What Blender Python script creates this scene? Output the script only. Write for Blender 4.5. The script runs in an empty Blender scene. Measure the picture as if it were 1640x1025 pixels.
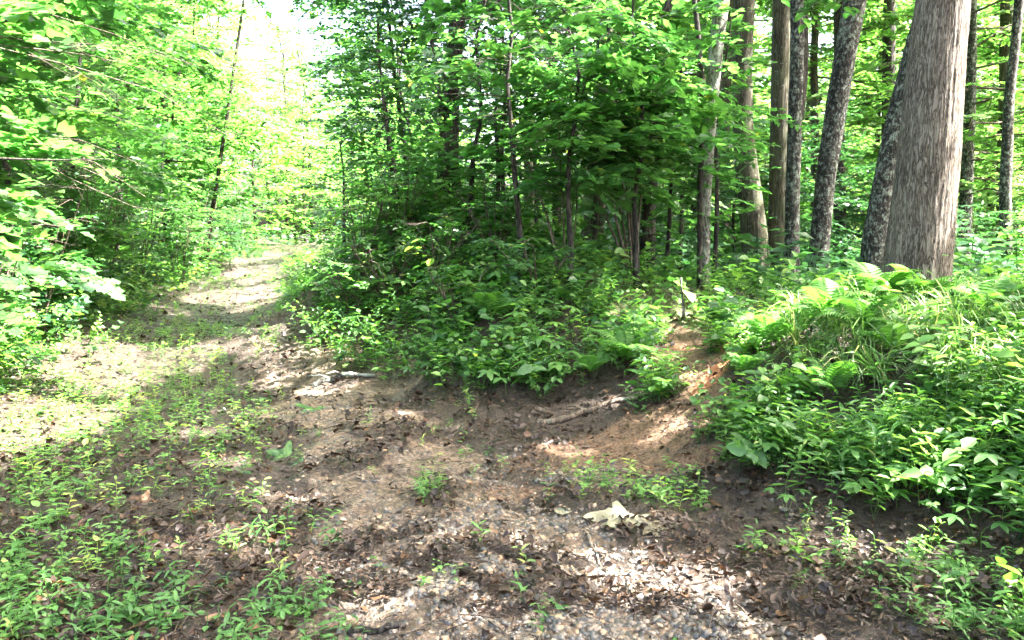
import bpy, math
import numpy as np
R = math.radians
S = bpy.context.scene
COL = S.collection
rng = np.random.default_rng(11)

# ------------------------------------------------------------------ camera, sky, sun, exposure
CAM_H = 1.5
PITCH = R(6.6)
F = 1230.0                                   # focal length in pixels of the 1640 px wide photograph
cam = bpy.data.cameras.new('camera'); cam.sensor_width = 36; cam.lens = F / 1640 * 36
cam.clip_start = 0.05; cam.clip_end = 900
co = bpy.data.objects.new('camera', cam); COL.objects.link(co)
co.location = (0, 0, CAM_H); co.rotation_euler = (R(90) - PITCH, 0, 0)
S.camera = co

SUN_EL, SUN_AZ = R(57), R(93)               # azimuth from +Y towards +X
SUN = np.array([math.cos(SUN_EL) * math.sin(SUN_AZ), math.cos(SUN_EL) * math.cos(SUN_AZ), math.sin(SUN_EL)])
w = bpy.data.worlds.new('World'); S.world = w; w.use_nodes = True
nt = w.node_tree; nt.nodes.clear()
sky = nt.nodes.new('ShaderNodeTexSky'); sky.sky_type = 'NISHITA'; sky.sun_disc = False
sky.sun_elevation = SUN_EL; sky.sun_rotation = SUN_AZ; sky.dust_density = 8.0; sky.ozone_density = 0.0; sky.air_density = 1.0
bg = nt.nodes.new('ShaderNodeBackground'); bg.inputs[1].default_value = 0.10
wo = nt.nodes.new('ShaderNodeOutputWorld')
nt.links.new(sky.outputs[0], bg.inputs[0]); nt.links.new(bg.outputs[0], wo.inputs[0])
sl = bpy.data.lights.new('sun', 'SUN'); sl.energy = 5.0; sl.angle = R(0.55); sl.color = (1.0, 0.97, 0.93)
so = bpy.data.objects.new('sun', sl); COL.objects.link(so)
so.rotation_euler = (math.pi / 2 - SUN_EL, 0, math.pi - SUN_AZ)
S.view_settings.view_transform = 'Standard'; S.view_settings.look = 'None'
S.view_settings.gamma = 1; S.view_settings.use_curve_mapping = False
S.view_settings.exposure = 4.2
cy = S.cycles
cy.max_bounces = 7; cy.diffuse_bounces = 5; cy.glossy_bounces = 2; cy.transmission_bounces = 5; cy.transparent_max_bounces = 4
cy.use_denoising = True; cy.use_adaptive_sampling = True; cy.adaptive_threshold = 0.03
cy.sample_clamp_indirect = 6; cy.caustics_reflective = False; cy.caustics_refractive = False

# ------------------------------------------------------------------ small maths
CP, SP = math.cos(PITCH), math.sin(PITCH)
def ray(px, py):
    a = (px - 820) / F; b = (512.5 - py) / F
    return np.array([a, CP + b * SP, -SP + b * CP])
def P(px, py, Y):
    d = ray(px, py); return np.array([0, 0, CAM_H]) + d * (Y / d[1])
def G0(px, py, z=0.0):
    d = ray(px, py); return np.array([0, 0, CAM_H]) + d * ((z - CAM_H) / d[2])
def _h(ix, iy, s):
    n = (ix * 374761393 + iy * 668265263 + s * 974711) & 0x7fffffff
    n = ((n ^ (n >> 13)) * 1274126177) & 0x7fffffff
    return ((n ^ (n >> 16)) & 0xffff) / 65535.0
def noise(x, y, f=1.0, s=0):
    x = np.asarray(x, float) * f + 1000; y = np.asarray(y, float) * f + 1000
    ix = np.floor(x).astype(np.int64); iy = np.floor(y).astype(np.int64)
    fx = x - ix; fy = y - iy; fx = fx * fx * (3 - 2 * fx); fy = fy * fy * (3 - 2 * fy)
    a = _h(ix, iy, s) * (1 - fx) + _h(ix + 1, iy, s) * fx
    b = _h(ix, iy + 1, s) * (1 - fx) + _h(ix + 1, iy + 1, s) * fx
    return (a * (1 - fy) + b * fy) * 2 - 1
def fbm(x, y, f=1.0, s=0, o=4):
    return sum(noise(x, y, f * 2 ** i, s + i * 17) * 0.5 ** i for i in range(o))
def sstep(a, b, x):
    t = np.clip((x - a) / (b - a), 0, 1); return t * t * (3 - 2 * t)
def norm(v):
    v = np.asarray(v, float); return v / np.maximum(np.linalg.norm(v, axis=-1, keepdims=True), 1e-9)

# ------------------------------------------------------------------ terrain
RC_Y = np.array([-20, 0, 3, 5, 8, 12, 20, 30, 40, 52, 70, 100, 150])
RC_X = np.array([2.2, .55, .0, -.8, -2.0, -3.7, -6.0, -7.9, -9.3, -9.8, -4, 12, 35])
def road_x(y): return np.interp(y, RC_Y, RC_X)
CTRL = []
def c3(x, y, z): CTRL.append((x, y, z))
def cp(px, py, Y): p = P(px, py, Y); CTRL.append(tuple(p))
for y, z in ((-15, -.1), (-6, 0), (0, 0), (2.5, 0), (4, 0), (5.5, 0), (8, 0), (12, .02), (16, .05), (22, .12), (30, .25), (40, .4), (50, .25), (62, -.4), (80, -1)):
    c3(road_x(y), y, z)
    if y < 45:
        c3(road_x(y) - 1.6, y, z + .02)
        if y > 9: c3(road_x(y) + 1.0, y, z + .02)
for x, y, z in ((-3, 0, 0), (-3, 3, .0), (-4.3, 5.5, .05), (-5, 8, .1), (-7, 5, .5), (-7.5, 9, .7), (-7.6, 14, .35), (-10.5, 14, 1.2), (-10.5, 21, .5),
                (-13.5, 21, 1.8), (-14, 31, 1.0), (-18, 31, 2.4), (-15, 40, 1.5), (-22, 40, 2.2), (-20, 8, 2.2), (-35, 20, 3), (-35, 60, 3), (-20, 90, 1), (-10, 0, .6), (-20, -10, 1),
                (0.0, 6.35, .0), (.45, 6.15, .0), (.85, 5.6, .02), (-1.0, 7.3, .02), (-.9, 5.6, 0), (1.0, 4.9, .0), (.6, 4, 0), (1.2, 3.3, 0), (1.6, 2, 0), (1.8, 0, .05),
                (4.5, 3.6, .95), (3.4, 2.2, .8), (4, 0, .7), (6, 6, .75), (9, 5, 1.2), (9, -4, .9),
                (4.5, 10, .55), (6, 13, .35), (3, 13, .5), (10, 13, .35), (12, 20, .2), (5, 20, .5), (20, 30, .0), (5, 35, .4), (-3, 30, 2.2), (-3.2, 22, 2.3), (-1.6, 16, 2.3), (-5.5, 38, 2.2), (-3.4, 17.5, 1.5), (-5.2, 25, 1.5),
                (1.0, 10.2, .75), (2.0, 10.6, .6), (1.9, 13.2, .55), (.2, 11.5, 1.15), (-4.6, 50, .8), (20, 60, 0), (0, 80, -.5), (60, 30, 1), (60, 80, 0), (25, 8, .8), (30, -10, 1), (40, 120, 0), (-60, 120, 0), (-60, 0, 3), (-13, 55, .2), (-20, 60, .6), (-8, 60, -.3), (-14, 75, -.2), (-25, 100, -.4), (-10, 100, -1)):
    c3(x, y, z)
for a in ((575, 395, 12.6), (625, 325, 12.2), (710, 290, 11.0), (695, 405, 9.1), (655, 505, 8.35), (840, 375, 9.2), (800, 450, 8.1), (750, 550, 7.35), (850, 600, 6.8),
          (950, 440, 8.2), (940, 520, 7.3), (1000, 600, 6.55), (930, 620, 6.5), (1050, 460, 8.3), (1060, 530, 7.6), (1130, 545, 7.5), (1170, 570, 6.5), (1100, 610, 6.3), (1040, 650, 6.0),
          (1230, 500, 8.2), (1150, 480, 9.2), (1350, 535, 5.6), (1250, 550, 5.7), (1462, 512, 6.4), (1600, 528, 5.4), (1400, 640, 4.75), (1240, 640, 4.95), (1550, 700, 3.95),
          (1120, 770, 4.5), (1200, 805, 4.15), (1300, 850, 3.8), (1450, 880, 3.6), (1640, 915, 3.35), (1110, 700, 5.15), (1150, 640, 5.55), (1200, 570, 5.9)):
    cp(*a)
CT = np.array(CTRL)
def _phi(r): return r            # biharmonic-like linear kernel: no overshoot
n = len(CT); D = np.linalg.norm(CT[:, None, :2] - CT[None, :, :2], axis=2)
A = np.zeros((n + 3, n + 3)); A[:n, :n] = _phi(D) - np.eye(n) * 0.12
A[:n, n] = 1; A[:n, n + 1:] = CT[:, :2]; A[n, :n] = 1; A[n + 1:, :n] = CT[:, :2].T
W = np.linalg.solve(A, np.concatenate([CT[:, 2], np.zeros(3)]))
def base_z(x, y):
    x = np.atleast_1d(np.asarray(x, float)).ravel(); y = np.atleast_1d(np.asarray(y, float)).ravel(); out = np.empty(len(x))
    for i in range(0, len(x), 20000):
        a, b = x[i:i + 20000], y[i:i + 20000]
        d = np.sqrt((a[:, None] - CT[:, 0]) ** 2 + (b[:, None] - CT[:, 1]) ** 2 + 0.04)
        out[i:i + 20000] = d @ W[:n] + W[n] + a * W[n + 1] + b * W[n + 2]
    return out
def bank_mask(x, y):
    """0 on the track and verge, 1 on the banks (where the ground is rougher)"""
    return sstep(.12, .4, base_z(x, y))
def gz(x, y):
    x = np.atleast_1d(np.asarray(x, float)).ravel(); y = np.atleast_1d(np.asarray(y, float)).ravel()
    b = base_z(x, y); m = sstep(.12, .4, b)
    near = 1 - sstep(10, 25, np.hypot(x, y))
    dr = x - road_x(y) + .12 * noise(x, y, .7, 41); flat = (1 - sstep(1.6, 2.4, np.abs(dr))) * (1 - sstep(.1, .3, b)) * (1 - sstep(26, 40, y))
    b = b - flat * .045 * (np.exp(-((dr - .55) / .2) ** 2) + np.exp(-((dr + .72) / .22) ** 2)) + flat * .02 * np.exp(-(dr / .3) ** 2)
    return b + fbm(x, y, .8, 3) * (.02 + .07 * m) + near * (fbm(x, y, 5, 9, 3) * (.022 + .035 * m) + fbm(x, y, 17, 5, 2) * .016)
def gnd(px, py):
    """where the ray through a pixel first meets the ground"""
    d = ray(px, py); t = np.linspace(1.5, 60, 6000); p = np.array([0, 0, CAM_H]) + d * t[:, None]
    below = p[:, 2] < base_z(p[:, 0], p[:, 1])
    i = int(np.argmax(below)) if below.any() else len(t) - 1
    q = p[i].copy(); q[2] = gz(q[0], q[1])[0]; return q

# ------------------------------------------------------------------ mesh helpers
def mesh_from(name, V, T, mats, tint=None, smooth=False, midx=None, quads=False):
    k = 4 if quads else 3
    m = bpy.data.meshes.new(name); V = np.ascontiguousarray(V, np.float32); T = np.ascontiguousarray(T, np.int32)
    m.vertices.add(len(V)); m.vertices.foreach_set('co', V.ravel())
    m.loops.add(T.size); m.loops.foreach_set('vertex_index', T.ravel())
    m.polygons.add(len(T)); m.polygons.foreach_set('loop_start', np.arange(0, T.size, k, dtype=np.int32))
    m.polygons.foreach_set('loop_total', np.full(len(T), k, np.int32))
    if smooth: m.polygons.foreach_set('use_smooth', np.ones(len(T), bool))
    if midx is not None: m.polygons.foreach_set('material_index', np.asarray(midx, np.int32))
    if tint is not None:
        a = m.attributes.new('tint', 'FLOAT', 'POINT'); a.data.foreach_set('value', np.ascontiguousarray(tint, np.float32))
    for mt in (mats if isinstance(mats, (list, tuple)) else [mats]): m.materials.append(mt)
    m.update(calc_edges=True); m.validate(); return m
def link(name, me, parent=None, loc=None, label=None, cat=None, group=None, kind=None):
    o = bpy.data.objects.new(name, me); COL.objects.link(o)
    if parent is not None: o.parent = parent
    if loc is not None: o.location = loc
    tag(o, label, cat, group, kind); return o
def tag(o, label=None, cat=None, group=None, kind=None):
    if label: o['label'] = label
    if cat: o['category'] = cat
    if group: o['group'] = group
    if kind: o['kind'] = kind
def thing(name, loc, label, cat, group=None):
    o = bpy.data.objects.new(name, None); o.empty_display_size = .2; COL.objects.link(o); o.location = loc
    tag(o, label, cat, group); return o
def copy_tree(o, parent=None):
    c = o.copy(); COL.objects.link(c)
    if parent is not None: c.parent = parent
    for ch in [q for q in o.children]: copy_tree(ch, c)
    return c
class Geo:
    """gathers triangles with a per-vertex tint"""
    def __init__(s): s.V = []; s.T = []; s.C = []; s.M = []; s.n = 0
    def add(s, V, T, c=0.5, m=0):
        if len(V) == 0: return s
        s.V.append(V); s.T.append(np.asarray(T) + s.n); s.C.append(np.broadcast_to(np.asarray(c, float), (len(V),)) if np.ndim(c) == 0 else c)
        s.M.append(np.full(len(T), m)); s.n += len(V); return s
    def arrays(s): return np.concatenate(s.V), np.concatenate(s.T), np.concatenate(s.C), np.concatenate(s.M)
    def mesh(s, name, mats, origin=(0, 0, 0), smooth=False):
        V, T, C, M = s.arrays(); return mesh_from(name, V - np.asarray(origin), T, mats, C, smooth, M)
def tube(pts, rad, sides=5, cap=False):
    pts = np.asarray(pts, float); k = len(pts); rad = np.broadcast_to(rad, (k,))
    d = norm(np.gradient(pts, axis=0)); ref = np.array([0, 0, 1.]) if abs(d[0, 2]) < .8 else np.array([1., 0, 0])
    u = norm(np.cross(d, ref)); v = np.cross(d, u); a = np.linspace(0, 2 * math.pi, sides, endpoint=False)
    V = pts[:, None] + rad[:, None, None] * (np.cos(a)[None, :, None] * u[:, None] + np.sin(a)[None, :, None] * v[:, None])
    V = V.reshape(-1, 3); i = np.arange(k - 1)[:, None] * sides; j = np.arange(sides)[None]; j2 = (j + 1) % sides
    q = np.stack([i + j, i + j2, i + sides + j2, i + sides + j], -1).reshape(-1, 4)
    T = np.concatenate([q[:, [0, 1, 2]], q[:, [0, 2, 3]]])
    if cap:
        V = np.concatenate([V, pts[[0, -1]]]); e = k * sides
        T = np.concatenate([T, [[e, (x + 1) % sides, x] for x in range(sides)], [[e + 1, (k - 1) * sides + x, (k - 1) * sides + (x + 1) % sides] for x in range(sides)]])
    return V, T
# leaf templates: x along the leaf, y across, z its normal
def leaf2(w=.5): return np.array([[0, 0, 0], [.42, w / 2, .07], [1, 0, -.06], [.42, -w / 2, .07]]), np.array([[0, 3, 2], [0, 2, 1]])
def leaf4(w=.5, curl=.08):
    V = np.array([[0, 0, 0], [.28, w / 2, curl], [.66, w * .40, curl * .6], [1, 0, -.1], [.66, -w * .40, curl * .6], [.28, -w / 2, curl]])
    return V, np.array([[0, 4, 3], [0, 5, 4], [0, 3, 2], [0, 2, 1]])
def leaf8(w=.5, curl=.06, droop=.12):
    x = np.array([0, .3, .65, 1.]); ww = np.array([0, w / 2, w * .42, 0]); zc = -droop * x ** 2
    V = [[0, 0, 0]]
    for i in (1, 2): V += [[x[i], ww[i], zc[i] + curl], [x[i], 0, zc[i]], [x[i], -ww[i], zc[i] + curl]]
    V += [[1, 0, zc[3]]]
    T = [[0, 2, 1], [0, 3, 2], [1, 2, 5], [1, 5, 4], [2, 3, 6], [2, 6, 5], [4, 5, 7], [5, 6, 7]]
    return np.array(V, float), np.array(T)
def leaf_lobed():
    pr = [(.0, .0), (.12, .42), (.42, .26), (.62, .46), (1.0, 0)]
    V = [[.34, 0, -.03]] + [[x, y, .05 if y > .3 else .02] for x, y in pr] + [[x, -y, .05 if y > .3 else .02] for x, y in pr[-2:0:-1]]
    m = len(V) - 1; T = [[0, 1 + (i + 1) % m, 1 + i] for i in range(m)]
    return np.array(V, float), np.array(T)
def place(tmpl, pos, D, N, scale, tint, wide=1.0):
    """replicates a template at pos, x axis D, normal about N"""
    V0, T0 = tmpl; D = norm(D); N = norm(N - (N * D).sum(1, keepdims=True) * D); Wd = np.cross(N, D); s = np.asarray(scale)[:, None, None]
    V = pos[:, None] + s * (V0[None, :, 0, None] * D[:, None] + V0[None, :, 1, None] * wide * Wd[:, None] + V0[None, :, 2, None] * N[:, None])
    k = len(pos); T = (T0[None] + (np.arange(k) * len(V0))[:, None, None]).reshape(-1, 3)
    return V.reshape(-1, 3), T, np.repeat(tint, len(V0))
def rep_yaw(VTC, pos, yaw, scale, tint, tilt=.12):
    """replicates an upright plant template with yaw and a little tilt"""
    V0, T0, C0 = VTC; k = len(pos); c, s = np.cos(yaw), np.sin(yaw)
    X = np.stack([c, s, 0 * c], 1); Z = norm(np.stack([rng.normal(0, tilt, k), rng.normal(0, tilt, k), np.ones(k)], 1))
    X = norm(X - (X * Z).sum(1, keepdims=True) * Z); Y = np.cross(Z, X); sc = scale[:, None, None]
    V = pos[:, None] + sc * (V0[None, :, 0, None] * X[:, None] + V0[None, :, 1, None] * Y[:, None] + V0[None, :, 2, None] * Z[:, None])
    T = (T0[None] + (np.arange(k) * len(V0))[:, None, None]).reshape(-1, 3)
    return V.reshape(-1, 3), T, (np.clip(tint[:, None] + (C0 - .5)[None], 0, 1)).ravel()

# ------------------------------------------------------------------ materials
def newmat(name):
    m = bpy.data.materials.new(name); m.use_nodes = True; nt = m.node_tree; nt.nodes.clear()
    out = nt.nodes.new('ShaderNodeOutputMaterial'); return m, nt, out
def N_(nt, t, **kw):
    x = nt.nodes.new(t)
    for k, v in kw.items():
        if k in x.inputs: x.inputs[k].default_value = v
        else: setattr(x, k, v)
    return x
def ramp(nt, fac, stops):
    r = nt.nodes.new('ShaderNodeValToRGB'); e = r.color_ramp.elements
    while len(e) < len(stops): e.new(.5)
    for i, (p, c) in enumerate(stops): e[i].position = p; e[i].color = (*c, 1)
    nt.links.new(fac, r.inputs[0]); return r.outputs[0]
def leaf_mat(name, stops, tr, rough=.42, spec=.5, trans=.5, spots=.0):
    m, nt, out = newmat(name); L = nt.links.new
    at = N_(nt, 'ShaderNodeAttribute', attribute_name='tint')
    col = ramp(nt, at.outputs['Fac'], stops)
    tc = nt.nodes.new('ShaderNodeNewGeometry')
    no = N_(nt, 'ShaderNodeTexNoise', Scale=30.0, Detail=3.0); L(tc.outputs['Position'], no.inputs['Vector'])
    hs = nt.nodes.new('ShaderNodeHueSaturation'); L(col, hs.inputs['Color'])
    mr = N_(nt, 'ShaderNodeMapRange'); mr.inputs[3].default_value = .72; mr.inputs[4].default_value = 1.3
    L(no.outputs['Fac'], mr.inputs[0]); L(mr.outputs[0], hs.inputs['Value'])
    p = N_(nt, 'ShaderNodeBsdfPrincipled', Roughness=rough); p.inputs['Specular IOR Level'].default_value = spec
    L(hs.outputs[0], p.inputs['Base Color'])
    t = nt.nodes.new('ShaderNodeBsdfTranslucent'); mx = N_(nt, 'ShaderNodeMix', data_type='RGBA', blend_type='MULTIPLY')
    mx.inputs[0].default_value = 1; L(hs.outputs[0], mx.inputs[6]); mx.inputs[7].default_value = (*tr, 1); L(mx.outputs[2], t.inputs[0])
    ms = nt.nodes.new('ShaderNodeMixShader'); ms.inputs[0].default_value = trans
    L(p.outputs[0], ms.inputs[1]); L(t.outputs[0], ms.inputs[2]); L(ms.outputs[0], out.inputs[0]); return m
M_LEAF = leaf_mat('leaf_fresh_green', [(0, (.026, .075, .030)), (.45, (.055, .140, .040)), (.85, (.115, .22, .062)), (.97, (.16, .25, .08)), (1, (.30, .28, .06))], (1.55, 2.0, 1.0), rough=.33, spec=.8)
M_DARK = leaf_mat('leaf_deep_green', [(0, (.018, .052, .024)), (.6, (.034, .095, .040)), (1, (.070, .15, .060))], (1.7, 2.1, .9), rough=.36, spec=.55, trans=.42)
M_FAR = leaf_mat('leaf_yellow_green', [(0, (.05, .10, .035)), (.5, (.10, .19, .055)), (1, (.18, .28, .08))], (1.7, 2.2, 1.1), trans=.55)
M_HERB = leaf_mat('herb_green', [(0, (.025, .070, .028)), (.35, (.055, .140, .038)), (.65, (.11, .225, .058)), (.9, (.19, .32, .09)), (1, (.32, .36, .11))], (1.9, 2.2, .9), spec=.5, trans=.45)
M_FERN = leaf_mat('fern_green', [(0, (.035, .11, .028)), (1, (.13, .26, .055))], (1.6, 2.0, .8), rough=.6, spec=.25, trans=.45)
M_GRASS = leaf_mat('sedge_green', [(0, (.06, .13, .035)), (.7, (.12, .21, .05)), (.88, (.22, .21, .09)), (1, (.32, .27, .15))], (1.6, 1.8, 1.0), trans=.35)
M_DEAD = leaf_mat('dead_leaf_brown', [(0, (.016, .010, .008)), (.45, (.042, .024, .013)), (.75, (.095, .050, .024)), (.92, (.18, .10, .05)), (1, (.34, .24, .14))], (1.2, .9, .6), rough=.45, spec=.3, trans=.12)
M_PALE = leaf_mat('pale_dead_leaf', [(0, (.11, .09, .05)), (.4, (.22, .21, .13)), (1, (.34, .33, .23))], (1, 1, .8), rough=.5, trans=.2)

def bark(name, c1, c2, c3=None, lichen=0., scale=1., bump=.6, vert=.16, moss=0., plates=0., fine=30.):
    """furrowed bark: stretched noise gives the ridges, optional cracked plates, lichen discs and moss"""
    m, nt, out = newmat(name); L = nt.links.new
    tc = nt.nodes.new('ShaderNodeTexCoord'); mp = N_(nt, 'ShaderNodeMapping'); mp.inputs['Scale'].default_value = (1, 1, vert)
    L(tc.outputs['Object'], mp.inputs[0])
    n1 = N_(nt, 'ShaderNodeTexNoise', Scale=fine * scale, Detail=8.0, Roughness=.72, Distortion=.6); L(mp.outputs[0], n1.inputs['Vector'])
    n0 = N_(nt, 'ShaderNodeTexNoise', Scale=fine * .38 * scale, Detail=4.0, Roughness=.6, Distortion=1.0); L(mp.outputs[0], n0.inputs['Vector'])
    n2 = N_(nt, 'ShaderNodeTexNoise', Scale=2.2, Detail=4.0); L(tc.outputs['Object'], n2.inputs['Vector'])
    def ma(op, a, b):
        x = N_(nt, 'ShaderNodeMath', operation=op)
        for k, v in enumerate((a, b)):
            if isinstance(v, (int, float)): x.inputs[k].default_value = v
            else: L(v, x.inputs[k])
        return x.outputs[0]
    r0 = ma('ABSOLUTE', ma('SUBTRACT', n0.outputs['Fac'], .5), 0); r1 = ma('ABSOLUTE', ma('SUBTRACT', n1.outputs['Fac'], .5), 0)
    h = ma('ADD', ma('MULTIPLY', ma('MINIMUM', ma('MULTIPLY', r0, 9.), 1.), .55), ma('MULTIPLY', ma('MINIMUM', ma('MULTIPLY', r1, 5.), 1.), .45))
    if plates:
        m2 = N_(nt, 'ShaderNodeMapping'); m2.inputs['Scale'].default_value = (1, 1, .5); L(tc.outputs['Object'], m2.inputs[0])
        vv = N_(nt, 'ShaderNodeVectorMath', operation='MULTIPLY_ADD'); L(n1.outputs['Color'], vv.inputs[0]); vv.inputs[1].default_value = (.07, .07, .07); L(m2.outputs[0], vv.inputs[2])
        vo = N_(nt, 'ShaderNodeTexVoronoi', Scale=17., feature='DISTANCE_TO_EDGE'); L(vv.outputs[0], vo.inputs['Vector'])
        h = ma('MULTIPLY', h, ma('ADD', ma('MULTIPLY', ma('MINIMUM', ma('MULTIPLY', vo.outputs['Distance'], 5.), 1.), plates), 1 - plates))
    h = ma('ADD', h, ma('MULTIPLY', ma('SUBTRACT', n2.outputs['Fac'], .5), .5))
    cur = ramp(nt, h, [(.08, c1), (.42, c2), (.9, c3 or c2)])
    def over(cur, fac, c):
        x = N_(nt, 'ShaderNodeMix', data_type='RGBA'); L(fac, x.inputs[0]); L(cur, x.inputs[6]); x.inputs[7].default_value = (*c, 1); return x.outputs[2]
    if moss:
        s_ = ramp(nt, n2.outputs['Fac'], [(.60 - .25 * moss, (0, 0, 0)), (.85 - .1 * moss, (1, 1, 1))]); cur = over(cur, ma('MULTIPLY', s_, .75), (.055, .075, .028))
    if lichen:
        n3 = N_(nt, 'ShaderNodeTexNoise', Scale=15.0, Detail=6.0, Roughness=.72); L(tc.outputs['Object'], n3.inputs['Vector'])
        s_ = ramp(nt, n3.outputs['Fac'], [(.60 - .10 * lichen, (0, 0, 0)), (.66 - .10 * lichen, (1, 1, 1))])
        cur = over(cur, ma('MULTIPLY', s_, ma('MINIMUM', ma('MULTIPLY', h, 2.2), .9)), (.23, .26, .21))
    p = N_(nt, 'ShaderNodeBsdfPrincipled', Roughness=.85); p.inputs['Specular IOR Level'].default_value = .25; L(cur, p.inputs['Base Color'])
    b = N_(nt, 'ShaderNodeBump', Strength=bump, Distance=.02); L(h, b.inputs['Height']); L(b.outputs[0], p.inputs['Normal'])
    L(p.outputs[0], out.inputs[0]); return m
M_OAK = bark('bark_pale_ridged', (.042, .032, .024), (.21, .17, .13), (.42, .365, .30), bump=1.0, fine=105, vert=.13)
M_LICHEN = bark('bark_dark_lichen', (.010, .009, .008), (.055, .047, .038), (.13, .115, .095), lichen=1.0, vert=.4, plates=.8)
M_MOSSY = bark('bark_brown_mossy', (.016, .013, .009), (.07, .058, .038), (.14, .12, .085), moss=.8, vert=.12, lichen=.1, fine=42)
M_DARKB = bark('bark_dark', (.010, .008, .007), (.042, .035, .028), (.10, .085, .07), lichen=.0, vert=.25)
M_PALEB = bark('bark_pale_lichen', (.045, .038, .032), (.20, .18, .15), (.38, .37, .33), lichen=1.2, vert=.5)
M_TWIG = bark('twig_grey_brown', (.04, .03, .022), (.12, .09, .068), (.2, .17, .13), scale=2)
M_LOG = bark('dead_wood', (.04, .03, .022), (.14, .105, .075), (.28, .23, .17), scale=2, lichen=.3)

def ground_mat():
    m, nt, out = newmat('forest_ground'); L = nt.links.new
    g = nt.nodes.new('ShaderNodeNewGeometry'); at = N_(nt, 'ShaderNodeAttribute', attribute_name='zone')
    sep = nt.nodes.new('ShaderNodeSeparateColor'); L(at.outputs['Color'], sep.inputs[0])
    def nz(s, d=5., r=.6):
        x = N_(nt, 'ShaderNodeTexNoise', Scale=s, Detail=d, Roughness=r); L(g.outputs['Position'], x.inputs['Vector']); return x.outputs['Fac']
    a, b, c, big = nz(9.), nz(45.), nz(160.), nz(1.6)
    litter = ramp(nt, b, [(.3, (.014, .009, .006)), (.5, (.038, .024, .015)), (.7, (.085, .055, .034))])
    sand = ramp(nt, b, [(.30, (.055, .036, .023)), (.5, (.20, .135, .085)), (.70, (.38, .27, .175))])
    clay = ramp(nt, b, [(.32, (.045, .022, .012)), (.5, (.155, .088, .048)), (.68, (.30, .18, .10))])
    red = ramp(nt, b, [(.3, (.16, .055, .022)), (.5, (.36, .13, .05)), (.7, (.50, .21, .09))])
    moss = ramp(nt, b, [(.3, (.022, .028, .008)), (.55, (.07, .085, .018)), (.8, (.13, .15, .03))])
    vo = N_(nt, 'ShaderNodeTexVoronoi', Scale=55.0); L(g.outputs['Position'], vo.inputs['Vector'])
    peb = ramp(nt, vo.outputs['Color'], [(0, (.05, .045, .042)), (.5, (.17, .135, .10)), (1, (.36, .28, .20))])
    def mix(fac, c1, c2):
        x = N_(nt, 'ShaderNodeMix', data_type='RGBA'); L(fac, x.inputs[0]); L(c1, x.inputs[6]); L(c2, x.inputs[7]); return x.outputs[2]
    def thr(z, n1, w=.25):
        s = N_(nt, 'ShaderNodeMath', operation='ADD'); L(z, s.inputs[0]); L(n1, s.inputs[1])
        mr = N_(nt, 'ShaderNodeMapRange'); mr.inputs[1].default_value = 1 - w / 2; mr.inputs[2].default_value = 1 + w / 2; L(s.outputs[0], mr.inputs[0]); return mr.outputs[0]
    pf = ramp(nt, a, [(.5, (0, 0, 0)), (.6, (1, 1, 1))])
    sand2 = mix(pf, sand, peb)
    dk = ramp(nt, nz(21., 6., .7), [(.44, (0, 0, 0)), (.56, (1, 1, 1))]); dkm = N_(nt, 'ShaderNodeMath', operation='MULTIPLY'); L(dk, dkm.inputs[0]); dkm.inputs[1].default_value = .7; sand2 = mix(dkm.outputs[0], sand2, litter)
    cur = mix(thr(sep.outputs[0], a), litter, sand2)
    cur = mix(thr(sep.outputs[1], a, .4), cur, clay); cur = mix(thr(at.outputs['Alpha'], a), cur, red)
    cur = mix(thr(sep.outputs[2], a), cur, moss)
    p = N_(nt, 'ShaderNodeBsdfPrincipled'); L(cur, p.inputs['Base Color'])
    rr = ramp(nt, a, [(.4, (.32, .32, .32)), (.6, (.8, .8, .8))]); L(rr, p.inputs['Roughness'])
    s = N_(nt, 'ShaderNodeMath', operation='MULTIPLY_ADD'); L(c, s.inputs[0]); s.inputs[1].default_value = .4; L(b, s.inputs[2])
    bp = N_(nt, 'ShaderNodeBump', Strength=1.0, Distance=.035); L(s.outputs[0], bp.inputs['Height']); L(bp.outputs[0], p.inputs['Normal'])
    L(p.outputs[0], out.inputs[0]); return m
def stone_mat():
    m, nt, out = newmat('wet_stone'); L = nt.links.new
    at = N_(nt, 'ShaderNodeAttribute', attribute_name='tint'); g = nt.nodes.new('ShaderNodeNewGeometry')
    col = ramp(nt, at.outputs['Fac'], [(0, (.030, .029, .028)), (.4, (.085, .078, .068)), (.65, (.16, .125, .09)), (.84, (.22, .16, .11)), (.95, (.30, .19, .10)), (1, (.40, .35, .29))])
    no = N_(nt, 'ShaderNodeTexNoise', Scale=70., Detail=4.); L(g.outputs['Position'], no.inputs['Vector'])
    mx = N_(nt, 'ShaderNodeHueSaturation'); L(col, mx.inputs['Color']); mr = N_(nt, 'ShaderNodeMapRange'); mr.inputs[3].default_value = .6; mr.inputs[4].default_value = 1.4
    L(no.outputs['Fac'], mr.inputs[0]); L(mr.outputs[0], mx.inputs['Value'])
    p = N_(nt, 'ShaderNodeBsdfPrincipled', Roughness=.5); L(mx.outputs[0], p.inputs['Base Color'])
    b = N_(nt, 'ShaderNodeBump', Strength=.5, Distance=.005); L(no.outputs['Fac'], b.inputs['Height']); L(b.outputs[0], p.inputs['Normal'])
    L(p.outputs[0], out.inputs[0]); return m
M_GROUND = ground_mat(); M_STONE = stone_mat()

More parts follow.
